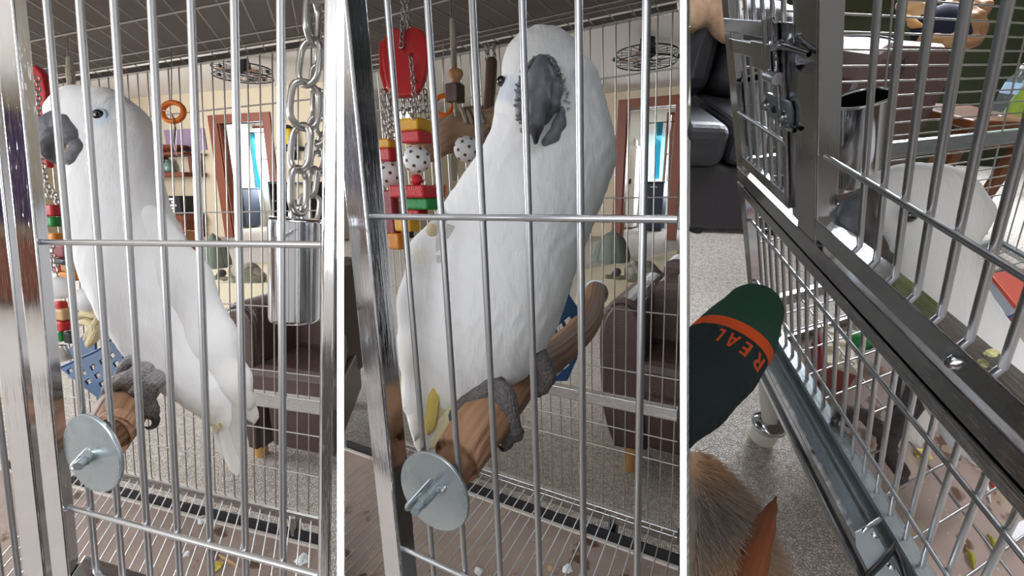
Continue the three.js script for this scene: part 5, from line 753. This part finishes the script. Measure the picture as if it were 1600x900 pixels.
// ---------------------------------------------------------------- the third scene: room, sofa, dogs, foot, cups, litter
{
  const X = FR3.X, N = FR3.Y, Z = FR3.Z, fr = FR3;
  const P0 = floor3(1110, 372), on = (u, v, off = 0) => { const q = meet(u, v, P0.clone().addScaledVector(Z, off), X, N), r = q.clone().sub(P0); return [r.dot(X), r.dot(N)]; }, pos = (x, y, z) => P0.clone().addScaledVector(X, x).addScaledVector(N, y).addScaledVector(Z, z);
  const bb = (x0, x1, y0, y1, z0, z1, r) => boxIn(fr, pos((x0 + x1) / 2, (y0 + y1) / 2, (z0 + z1) / 2), x1 - x0, y1 - y0, z1 - z0, r);
  const sx = (u, v = 250) => on(u, v)[0], xl = sx(1079), seatY = on(1110, 192)[1];
  // walls
  const wz = -1.15, wy = 1.9; struct('wall_green', uvBox(bb(sx(1079) + 0.55, on(1700, 100, wz)[0], -0.05, wy, wz - 0.1, wz, 0.01)), std({ color: 0x272b17, roughness: 0.95, bumpMap: T.plaster, bumpScale: 0.002 }));
  { const [a, y0] = on(1150, -45, wz), [b] = on(1470, -45, wz); const x0 = Math.max(a, sx(1079) + 0.6), x1 = Math.max(b, x0 + 1.1), y1 = Math.min(y0 + 0.62, wy - 0.06);
    struct('window_8', bb(x0, x1, y0, y1, wz, wz + 0.012, 0.002), M.glow); struct('trim_8', [bb(x0 - 0.05, x1 + 0.05, y0 - 0.05, y0, wz, wz + 0.05, 0.004), bb(x0 - 0.05, x1 + 0.05, y1, y1 + 0.05, wz, wz + 0.05, 0.004), bb(x0 - 0.05, x0, y0, y1, wz, wz + 0.05, 0.004), bb(x1, x1 + 0.05, y0, y1, wz, wz + 0.05, 0.004), bb((x0 + x1) / 2 - 0.02, (x0 + x1) / 2 + 0.02, y0, y1, wz, wz + 0.05, 0.004)], M.white);
    windowLight('daylight_window_above_sofa', pos((x0 + x1) / 2, (y0 + y1) / 2, wz + 0.06), pos((x0 + x1) / 2 - 0.2, 0.2, wz + 1.6), x1 - x0, y1 - y0, 0xeef4ff, 66); }
  const cur = thing('curtain', 'bright green curtain at the right edge, behind the water bottle', 'curtain', pos(on(1590, 100, -0.6)[0], 0.3, -0.6)); { const [a, y0] = on(1563, 205, -0.7), [b] = on(1690, 205, -0.7); const g = new THREE.PlaneGeometry(b - a, 1.6, 60, 20), p = g.attributes.position; for (let k = 0; k < p.count; k++) p.setZ(k, 0.03 * Math.sin(p.getX(k) * 46) + 0.012 * Math.sin(p.getX(k) * 97 + p.getY(k) * 2)); g.computeVertexNormals(); g.applyMatrix4(new THREE.Matrix4().makeBasis(X, N, Z).setPosition(pos((a + b) / 2, y0 + 0.75, -0.72))); part('cloth', g, phy({ color: 0x8ea83c, roughness: 0.9, transmission: 0.3, thickness: 0 }), cur); }
  // black leather sofa; its left end stops at the glass partition
  const s = thing('sofa', 'black leather sofa with shiny seat cushions at the left edge, behind the third cage', 'sofa', pos(sx(1150), 0, -0.4)), xm = sx(1132), xr = sx(1300);
  const edge = (y, z) => { let a = -3, b = 3; for (let k = 0; k < 40; k++) { const m = (a + b) / 2; pix(pos(m, y, z))[0] < 1079 ? a = m : b = m; } return b; };
  const pad3 = (name, x0, x1, y0, y1, z0, z1, b) => {    // a padded block; what would pass the partition is drawn back to it
    const g = bb(x0 ?? edge((y0 + y1) / 2, z1) - 0.05, x1, y0, y1, z0, z1, b), p = g.attributes.position; let hit = false;
    for (let k = 0; k < p.count; k++) { const q = V(p.getX(k), p.getY(k), p.getZ(k)); if (pix(q)[0] < 1079) { hit = true; const r = q.clone().sub(P0), e = edge(r.dot(N), r.dot(Z)); q.addScaledVector(X, e - r.dot(X)); p.setXYZ(k, q.x, q.y, q.z); } }
    if (hit) g.computeVertexNormals(); return part(name, g, M.leatherBlack, s);
  };
  const yF = on(1110, 262)[1];
  pad3('base', undefined, xr, 0.02, yF, -0.9, -0.03, 0.02); pad3('seat_cushion', undefined, xm - 0.008, yF, seatY, -0.5, 0.03, 0.045); pad3('seat_cushion', xm + 0.008, xr, yF, seatY + 0.005, -0.7, 0.0, 0.045);
  pad3('back', undefined, xr, seatY - 0.06, seatY + 0.4, -0.95, -0.7, 0.06); pad3('back_cushion', undefined, sx(1165), seatY, seatY + 0.36, -0.72, -0.42, 0.09); pad3('back_cushion', sx(1165) + 0.01, xr, seatY, seatY + 0.36, -0.72, -0.44, 0.09);
  for (const [x, z] of [[xm, -0.06], [xr - 0.06, -0.06], [xr - 0.06, -0.82]]) part('leg', rod(pos(x, 0, z), pos(x, 0.04, z), 0.025, 16), M.black, s);
  // brown leather armchair behind the side wall of the cage
  const az = -0.25, [ax0, ayT] = on(1372, 80, az), [ax1] = on(1496, 80, az); const ch = thing('armchair', 'dark brown leather armchair with rounded shiny arm, behind the third cage', 'armchair', pos((ax0 + ax1) / 2, 0, az - 0.4));
  const cs = [[ax0, 0.05], [ax1, 0.05], [ax1, ayT - 0.09], [ax1 - 0.02, ayT - 0.03], [ax1 - 0.06, ayT], [ax0 + 0.06, ayT], [ax0 + 0.02, ayT - 0.03], [ax0, ayT - 0.1]];
  part('arm', slab(cs, pos(0, 0, az - 0.6), X, N, Z, 0.58, 0.03), M.leather, ch); part('seam', new THREE.TubeGeometry(new THREE.CatmullRomCurve3([pos(ax0 + (ax1 - ax0) * 0.42, ayT + 0.028, az - 0.5), pos(ax0 + (ax1 - ax0) * 0.42, ayT + 0.032, az - 0.1), pos(ax0 + (ax1 - ax0) * 0.36, ayT - 0.02, az + 0.012), pos(ax0 + (ax1 - ax0) * 0.35, 0.3, az + 0.012)]), 40, 0.004, 8), M.black, ch);
  part('seat', bb(ax0 - 0.3, ax0 - 0.01, 0.05, 0.34, az - 0.6, az - 0.1, 0.05), M.leather, ch); part('back', bb(ax0 - 0.3, ax1, 0.1, ayT + 0.14, az - 0.85, az - 0.64, 0.07), M.leather, ch);
  for (const [x, z] of [[ax0 + 0.05, az - 0.05], [ax1 - 0.05, az - 0.05], [ax0 - 0.25, az - 0.55]]) part('leg', rod(pos(x, 0, z), pos(x, 0.08, z), 0.022, 16), M.black, ch);
  // navy cushion, tan bag
  const nz = az - 0.3, [nx0, ny0] = on(1392, 100, nz), [nx1, ny1] = on(1520, 55, nz); single('cushion', 'navy blue cushion lying on the armchair under the tan bag', 'cushion', loft([pos(nx0 + 0.05, ayT + 0.075, nz), pos((nx0 + nx1) / 2, ayT + 0.085, nz), pos(nx1 - 0.05, ayT + 0.075, nz)], [0.035, 0.05, 0.035], 24, 24, 1.6), col(0x0d1226, 0.95), pos((nx0 + nx1) / 2, ayT, nz));
  const bag = thing('bag', 'crumpled tan leather bag on the navy cushion', 'bag', pos((nx0 + nx1) / 2, ny1, nz)), dB = pix(pos((nx0 + nx1) / 2, ny1, nz))[2];
  part('body', flesh({ d: dB, k: 10, cell: 2.2, colour: (x, y) => lay([0.42, 0.26, 0.12], [0.25, 0.13, 0.06], Math.min(1, Math.max(0, (x - 1470) / 40))), detail: (x, y, z) => 2.2 * Math.sin(x * 0.13 + y * 0.22) * Math.sin(y * 0.11 - x * 0.05) + 1.2 * Math.sin(x * 0.31 - y * 0.2), chains: [[[1424, 8, 0, 18], [1432, 30, 4, 10]], [[1470, 46, 0, 14], [1510, 38, 0, 20], [1528, 52, 0, 12]], [[1440, 58, 6, 9], [1480, 62, 8, 8], [1520, 66, 6, 10]], [[1490, 10, -6, 14], [1530, 14, -6, 14]]] }), std({ vertexColors: true, roughness: 0.6, bumpMap: T.leather, bumpScale: 0.001 }), bag);
  part('flap', loft([at(1418, 26, dB - 0.03), at(1428, 38, dB - 0.03), at(1442, 44, dB - 0.03)], [0.012, 0.022, 0.016], 14, 18, 0.4), std({ color: 0xd9a86a, roughness: 0.7 }), bag); part('lining', loft([at(1458, 44, dB - 0.035), at(1467, 22, dB - 0.04), at(1474, 44, dB - 0.035)], [0.01, 0.013, 0.01], 12, 20, 0.5), col(0xd8d4d6, 0.8), bag); part('flap', loft([at(1448, 42, dB - 0.03), at(1458, 24, dB - 0.03), at(1462, 42, dB - 0.03)], [0.008, 0.012, 0.008], 12, 18, 0.5), std({ color: 0xd9a86a, roughness: 0.7 }), bag);
  // wooden side table with a bottle
  const tz = az + 0.05, [tx0, ty] = on(1500, 182, tz), [tx1] = on(1620, 182, tz); const tb = thing('side_table', 'orange-brown wooden side table beside the armchair, holding a bottle', 'table', pos((tx0 + tx1) / 2, 0, tz)); M.tableWood = std({ color: 0x5c3317, roughness: 0.4, bumpMap: T.wood, bumpScale: 0.0005 });
  part('table_top', bb(tx0, tx1, ty - 0.035, ty, tz - 0.3, tz + 0.06, 0.008), M.tableWood, tb); for (const [x, z] of [[tx0 + 0.03, tz + 0.03], [tx1 - 0.03, tz + 0.03], [tx0 + 0.03, tz - 0.26], [tx1 - 0.03, tz - 0.26]]) part('leg', bb(x - 0.018, x + 0.018, 0, ty - 0.03, z - 0.018, z + 0.018, 0.004), M.tableWood, tb); part('apron', bb(tx0 + 0.02, tx1 - 0.02, ty - 0.1, ty - 0.03, tz + 0.02, tz + 0.04, 0.003), M.tableWood, tb);
  const [bx0] = on(1551, 186, tz - 0.05), bo = pos(bx0, ty, tz - 0.05), bh = on(1551, 108, tz - 0.05)[1] - on(1551, 190, tz - 0.05)[1], bt = thing('bottle', 'clear plastic water bottle with white cap on the wooden side table', 'bottle', bo), q = bh;
  part('body', lathe([[0, 0], [0.11, 0], [0.13, 0.03], [0.12, 0.09], [0.135, 0.13], [0.122, 0.19], [0.135, 0.24], [0.122, 0.3], [0.135, 0.36], [0.14, 0.42], [0.14, 0.66], [0.12, 0.74], [0.06, 0.86], [0.05, 0.9]].map(([r, y]) => [r * q, y * q]), bo, N, 32), phy({ color: 0xf4fbff, transmission: 0.95, roughness: 0.08, thickness: 0, ior: 1.4 }), bt); part('label', lathe([[0.142, 0.44], [0.142, 0.64]].map(([r, y]) => [r * q, y * q]), bo, N, 32), phy({ color: 0xbcd4e8, roughness: 0.5, transmission: 0.3, thickness: 0 }), bt); part('cap', lathe([[0.055, 0.9], [0.06, 0.91], [0.06, 0.99], [0.05, 1], [0, 1]].map(([r, y]) => [r * q, y * q]), bo, N, 24), M.whitePlastic, bt);
  // sleeping dog on the sofa back
  const dD = pix(pos(xl + 0.25, seatY + 0.4, -0.6))[2] * 0.97; const dog = thing('dog', 'tan short-haired dog curled on the back of the black leather sofa', 'dog', at(1110, 60, dD));
  M.fur = std({ color: 0xffffff, vertexColors: true, roughness: 1, bumpMap: rep(T.streak, 2), bumpScale: 0.002 });
  const furC = (x, y) => { const n = fbm((x % 61) / 61, (y % 67) / 67, 301, 7, 3); return lay([0.36, 0.2, 0.11], [0.52, 0.36, 0.24], n + 0.3 * near(x, y, 1090, 10, 40, 1)); };
  part('body', flesh({ d: dD, k: 16, cell: 2.6, colour: furC, clipU: 1077, detail: ruffle(1), chains: [[[1080, -60, -20, 60], [1112, -28, -14, 56], [1122, 6, 4, 36], [1134, 36, 12, 22], [1138, 54, 16, 12]], [[1100, -6, 4, 40], [1084, 22, 12, 22], [1078, 36, 14, 12]]] }), M.fur, dog);
  single('keys', 'small white tag resting against the tan dog on the black sofa', 'tag', loft([at(1078, 42, dD - 0.05), at(1084, 41, dD - 0.05)], [0.006, 0.005], 12, 6, 0.5), M.whitePlastic, at(1081, 42, dD - 0.05));
}
// steel cups hanging inside the third cage
function cup(label, u, v, d, r, h, tilt = 0) { const o = at(u, v, d), s = d / F, R = r * s, H = h * s, t = thing('cup', label, 'cup', o); M.steelCup ??= std({ color: 0xc8c9ca, metalness: 1, roughness: 0.22, roughnessMap: T.smudge }); part('body', lathe([[0, 0], [R * 0.8, 0], [R * 0.88, 0.002], [R * 0.92, H * 0.5], [R * 0.97, H], [R * 0.94, H], [R * 0.9, H * 0.5], [R * 0.85, 0.004], [0, 0.003]], o, S3.Y, 44), M.steelCup, t); part('rim', lathe([[R * 0.96, H], [R * 1.03, H + 0.001], [R * 1.03, H + 0.003], [R * 0.97, H + 0.004], [R * 0.95, H + 0.002]], o, S3.Y, 44), M.chrome, t); part('hanger', rod(o.clone().addScaledVector(S3.Y, H * 0.8).addScaledVector(S3.X, -R * 1.02), o.clone().addScaledVector(S3.Y, H * 0.8).addScaledVector(S3.X, -R * 1.3), 0.0025), M.wire, t); return t; }
cup('tall steel cup with bright rim hanging above the third bird', 1339, 284, 0.62, 36, 128); cup('pale steel cup low behind the upright post of the third cage', 1312, 294, 0.7, 24, 66); cup('steel cup seen through the bars of the small feeder door', 1190, 236, 0.68, 20, 110); cup('steel cup half hidden behind the latch of the feeder door', 1238, 268, 0.62, 18, 110);
// the visitor's foot in a sock
{
  const d = 0.4, spine = [[900, 735, 0, 74], [1000, 664, 0, 70], [1072, 608, 3, 66], [1118, 566, 4, 61], [1150, 527, 4, 54], [1176, 487, 2, 44]];
  const g = flesh({ d, k: 20, cell: 2.6, warp: 0.85, clipU: 1076.5, chains: [spine], detail: (x, y, z) => 0.4 * Math.sin(x * 0.31) * Math.sin(y * 0.27 + z * 0.2) });
  // sock print: along the foot and round it, from the place of each point beside the axis
  const A = V(1176, 489, 0), B = V(1046, 649, 0), ax = A.clone().sub(B), L = ax.length(); ax.normalize(); const sd = V(-ax.y, ax.x, 0), U = g.attributes.uv, P = g.attributes.position;
  for (let k = 0; k < U.count; k++) { const q = V(P.getX(k), P.getY(k), P.getZ(k)).sub(EYE), z = q.dot(FWD), x = 800 + q.dot(RIGHT) / z * F, y = 450 + q.dot(DOWN) / z * F, w = (d - z) * F / d, r = V(x - B.x, y - B.y, 0), t = r.dot(ax), a = Math.atan2(r.dot(sd), Math.max(w, 0.1) + 14); U.setXY(k, a / Math.PI + 0.5, Math.min(0.999, Math.max(0.001, (t - 0.75 * Math.max(w, 0) + 130) / (L + 200)))); }
  const cw = 2048, chh = 1024, cv = document.createElement('canvas'); cv.width = cw; cv.height = chh; const x = cv.getContext('2d');
  x.fillStyle = '#1a2928'; x.fillRect(0, 0, cw, chh); const yOf = (v) => chh * (1 - v);
  x.fillStyle = '#1f4c38'; x.fillRect(0, 0, cw, yOf(SOCK.top)); x.fillStyle = '#ee5a1e'; x.fillRect(0, yOf(SOCK.top), cw, yOf(SOCK.bot) - yOf(SOCK.top));
  x.save(); x.translate(cw * SOCK.cx, yOf(SOCK.text)); x.rotate(Math.PI); x.fillStyle = '#e4561f'; x.font = 'bold ' + SOCK.size + 'px sans-serif'; x.textAlign = 'left'; x.textBaseline = 'middle'; x.scale(SOCK.sx, 1); x.fillText('R E A L', 0, 0); x.restore();
  const t = new THREE.CanvasTexture(cv); t.colorSpace = THREE.SRGBColorSpace; t.wrapS = THREE.RepeatWrapping;
  const knit = tex(512, (u, v) => 0.5 * fbm(u, v, 401, 64, 3) + 0.5 * Math.abs(Math.sin(u * 6.283 * 40) * Math.sin(v * 6.283 * 40)));
  const p = thing('person', 'foot of a person in a dark green sock with orange band and lettering', 'person', at(1110, 580, d));
  part('sock', g, std({ map: t, roughness: 1, bumpMap: rep(knit, 3, 3), bumpScale: 0.0016 }), p);
  const N = g.attributes.normal, fz = []; for (let k = 0; k < 420; k++) { const i = Math.floor(rnd() * P.count), q = V(P.getX(i), P.getY(i), P.getZ(i)); if (pix(q)[0] < 1082 || pix(q)[1] > 600) continue; fz.push(rod(q, q.clone().addScaledVector(V(N.getX(i), N.getY(i), N.getZ(i)), rr(0.001, 0.003)).add(V(rr(-1, 1), rr(-1, 1), rr(-1, 1)).multiplyScalar(0.002)), 0.00016, 4, 0.00008)); }
  part('lint', fz, col(0x35503f, 1), p, { kind: 'stuff' });
}
// brown dog seen from above, at the near left corner
{
  const d = 0.52, t = thing('dog', 'brown dog seen from above with one pointed ear, below the green sock', 'dog', at(1120, 880, d));
  const c3 = (x, y) => { const n = fbm((x % 53) / 53, (y % 59) / 59, 311, 8, 3), dark = near(x, y, 1105, 800, 75, 0.8), tan = Math.max(near(x, y, 1085, 725, 60, 0.9), near(x, y, 1150, 880, 60, 0.9)); return lay(lay(lay([0.34, 0.25, 0.18], [0.56, 0.34, 0.19], tan), [0.17, 0.145, 0.125], dark * 0.8), [0.45, 0.37, 0.3], Math.max(0, n - 0.45) * 0.5); };
  const body = flesh({ d, k: 24, cell: 3, colour: c3, clipU: 1077, detail: ruffle(1.2), chains: [[[1010, 790, -10, 90], [1062, 790, 0, 78], [1100, 825, 4, 70], [1120, 880, 10, 72], [1120, 950, 10, 76]], [[1128, 880, 14, 60], [1150, 920, 16, 52]]] });
  part('body', body, M.fur, t);
  part('ear', loft([atw(1152, 930, 84, d), atw(1168, 872, 84, d), atw(1188, 830, 74, d), atw(1204, 798, 62, d), atw(1212, 778, 56, d)], [40, 36, 24, 11, 2.5].map((r) => r * d / F), 24, 40, 0.4), std({ color: 0x7d4526, roughness: 0.95, bumpMap: rep(T.streak, 3), bumpScale: 0.001 }), t);
  const P = body.attributes.position, N = body.attributes.normal, C = body.attributes.color, n = 14000, im = new THREE.InstancedMesh(new THREE.ConeGeometry(0.00055, 1, 4, 1).translate(0, 0.5, 0), std({ color: 0xffffff, roughness: 1 }), n), b = baseOf.get(t), m = new THREE.Matrix4(), qn = new THREE.Quaternion(), cc = new THREE.Color();
  for (let k = 0; k < n; k++) { let i = Math.floor(rnd() * P.count); for (let q = 0; q < 8 && pix(V(P.getX(i), P.getY(i), P.getZ(i)))[0] < 1086; q++) i = Math.floor(rnd() * P.count); const p = V(P.getX(i), P.getY(i), P.getZ(i)), nn = V(N.getX(i), N.getY(i), N.getZ(i)); const dir = nn.multiplyScalar(0.55).addScaledVector(DOWN, 0.75 + rr(-0.3, 0.3)).addScaledVector(RIGHT, rr(-0.1, 0.6)).normalize(); qn.setFromUnitVectors(UP, dir); m.compose(p.sub(b), qn, V(1, rr(0.014, 0.034), 1)); im.setMatrixAt(k, m); const v = rr(0.7, 1.35); im.setColorAt(k, cc.setRGB(C.getX(i) * v, C.getY(i) * v, C.getZ(i) * v)); }
  im.name = 'fur'; im.userData = { kind: 'stuff' }; t.add(im);
}
// things lying in the third cage
{
  const S = S3, jt = -0.507, bx3 = (u, v, w, h, l, yaw, mat) => { const o = S.onJ(u, v, jt), X = S.X.clone().applyAxisAngle(NF, yaw), Z = X.clone().cross(NF).normalize(); X.copy(NF.clone().cross(Z)); return [o, { X, Y: NF, Z }]; };
  const [o, f] = bx3(1296, 592, 0, 0, 0, -0.35), put = (x, y, z) => o.clone().addScaledVector(f.X, x).addScaledVector(f.Y, y).addScaledVector(f.Z, z);
  const w = thing('gnawed_box', 'white and red cardboard box, gnawed at the edges, lying in the third cage', 'box', o); part('carton', boxIn(f, put(-0.035, 0.025, 0), 0.12, 0.05, 0.05, 0.003), col(0xe9dcc0, 0.8), w); part('print', boxIn(f, put(-0.035, 0.022, 0.026), 0.118, 0.036, 0.002, 0.0005), col(0xb52a3c, 0.7), w); part('print', boxIn(f, put(0.026, 0.022, 0), 0.002, 0.04, 0.046, 0.0005), col(0xa35a56, 0.8), w); for (let k = 0; k < 4; k++) part('torn_flap', boxIn(f, put(-0.09 + k * 0.03, 0.05, 0.012 - (k % 2) * 0.02), 0.022, 0.006 + 0.003 * k, 0.02, 0.001), col(0xf3ead6, 0.85), w);
  const sd = pix(S.onJ(1345, 548, -0.49))[2], sh = thing('shoe', 'small green and white shoe toy lying in the third cage beside the gnawed box', 'shoe', S.onJ(1345, 556, jt));
  part('upper', flesh({ d: sd, k: 8, cell: 1.3, colour: (x, y) => [0.02, 0.3, 0.06], chains: [[[1318, 534, 0, 12], [1334, 534, 2, 14], [1352, 540, 0, 9]]] }), std({ vertexColors: true, roughness: 0.7 }), sh); part('sole', flesh({ d: sd * 1.002, k: 4, cell: 1.3, colour: () => [0.72, 0.74, 0.78], chains: [[[1318, 556, 4, 5], [1350, 550, 4, 5], [1382, 539, 2, 5]], [[1360, 540, 2, 7], [1378, 535, 0, 7]]] }), std({ vertexColors: true, roughness: 0.6 }), sh); part('collar', flesh({ d: sd, k: 4, cell: 1.3, colour: () => [0.75, 0.78, 0.78], chains: [[[1312, 528, -2, 5], [1330, 521, -4, 5], [1350, 525, -4, 4]]] }), std({ vertexColors: true, roughness: 0.7 }), sh); part('stripe', tube([at(1322, 553, sd - 0.012), at(1350, 546, sd - 0.012), at(1376, 538, sd - 0.01)], 1.2 * sd / F, 6, 20), M.black, sh);
  const bd = 0.62, B = (u, v, dd) => at(u, v, dd); const bk = thing('book', 'orange-red book with blue edge lying in the third cage at the right', 'book', at(1575, 455, bd));
  { const q = [[1548, 428], [1600, 420], [1640, 455], [1588, 478]].map(([u, v]) => meet(u, v, at(1575, 455, bd), FR3.X, FR3.Z)), c = q.reduce((a, p) => a.add(p), V(0, 0, 0)).multiplyScalar(0.25), tl = (p) => [p.clone().sub(c).dot(FR3.X), -p.clone().sub(c).dot(FR3.Z)], ls = q.map(tl), mk = (k, h0, h1, s, m, n) => part(n, slab(ls.map(([x, y]) => [x * s, y * s]), c.clone().addScaledVector(NF, h0), FR3.X, FR3.Z.clone().negate(), NF, h1 - h0, 0.0008), m, bk); mk(0, -0.004, 0, 1, col(0xe8573a, 0.5), 'cover'); mk(1, -0.02, -0.004, 0.95, col(0xc9ccd2, 0.8), 'pages'); mk(2, -0.024, -0.02, 1, col(0x2b49a0, 0.5), 'cover'); mk(3, -0.034, -0.024, 0.98, col(0xb52b28, 0.6), 'backing'); part('stand', rod(c.clone().addScaledVector(NF, -0.16), c.clone().addScaledVector(NF, -0.034), 0.02, 16), M.tan, bk); }
  crumb(S, 1548, 556, -0.09, 0.003, col(0xc4bd84, 0.8), 'food_crumb', 'yellow food crumb on the ledge of the broad rail', 'crumb', 0.9);
  M.husk = col(0xa09a3a, 0.7); crumb(S, 1440, 712, jt, 0.011, M.corn, 'food_crumb', 'yellow food crumb on the tray below the tail of the third bird', 'crumb'); crumb(S, 1525, 662, jt, 0.006, M.fluff, 'down_feather', 'tiny white tuft on the tray beneath the broad rail', 'feather');
  for (const [u0, v0, u1, v1, m, l] of [[1556, 715, 1568, 752, M.redPlastic, 'red plastic splinter on the tray, nearest the broad rail'], [1546, 742, 1556, 772, M.redPlastic, 'red and white splinter on the tray, second from the broad rail'], [1540, 755, 1548, 785, M.fluff, 'thin white splinter on the tray beside the red ones'], [1518, 720, 1534, 730, M.fluff, 'short white splinter lying on the tray away from the red ones']]) single('splinter', l, 'splinter', loft([S.onJ(u0, v0, jt + 0.003), S.onJ((u0 + u1) / 2, (v0 + v1) / 2, jt + 0.005), S.onJ(u1, v1, jt + 0.003)], [0.0045, 0.0035, 0.001], 8, 12, 0.5), m, S.onJ(u0, v0, jt));
  single('paper_scrap', 'torn white paper scrap on the tray at the right edge', 'paper', slab([[0, 0], [0.018, 0.004], [0.022, 0.045], [0.004, 0.05]], S.onJ(1564, 830, jt + 0.001), S.X, S.Z, NF, 0.001, 0.0003), M.fluff, S.onJ(1564, 830, jt));
  for (const [u, v, l] of [[1552, 850, 'curled olive husk on the tray by the paper scrap'], [1518, 872, 'curled olive husk on the tray at the lower edge']]) single('husk', l, 'husk', loft([S.onJ(u - 8, v - 14, jt + 0.003), S.onJ(u + 1, v, jt + 0.009), S.onJ(u + 3, v + 16, jt + 0.003)], [0.002, 0.006, 0.002], 10, 14, 0.5), M.husk, S.onJ(u, v, jt));
}
renderer.render(scene, camera);
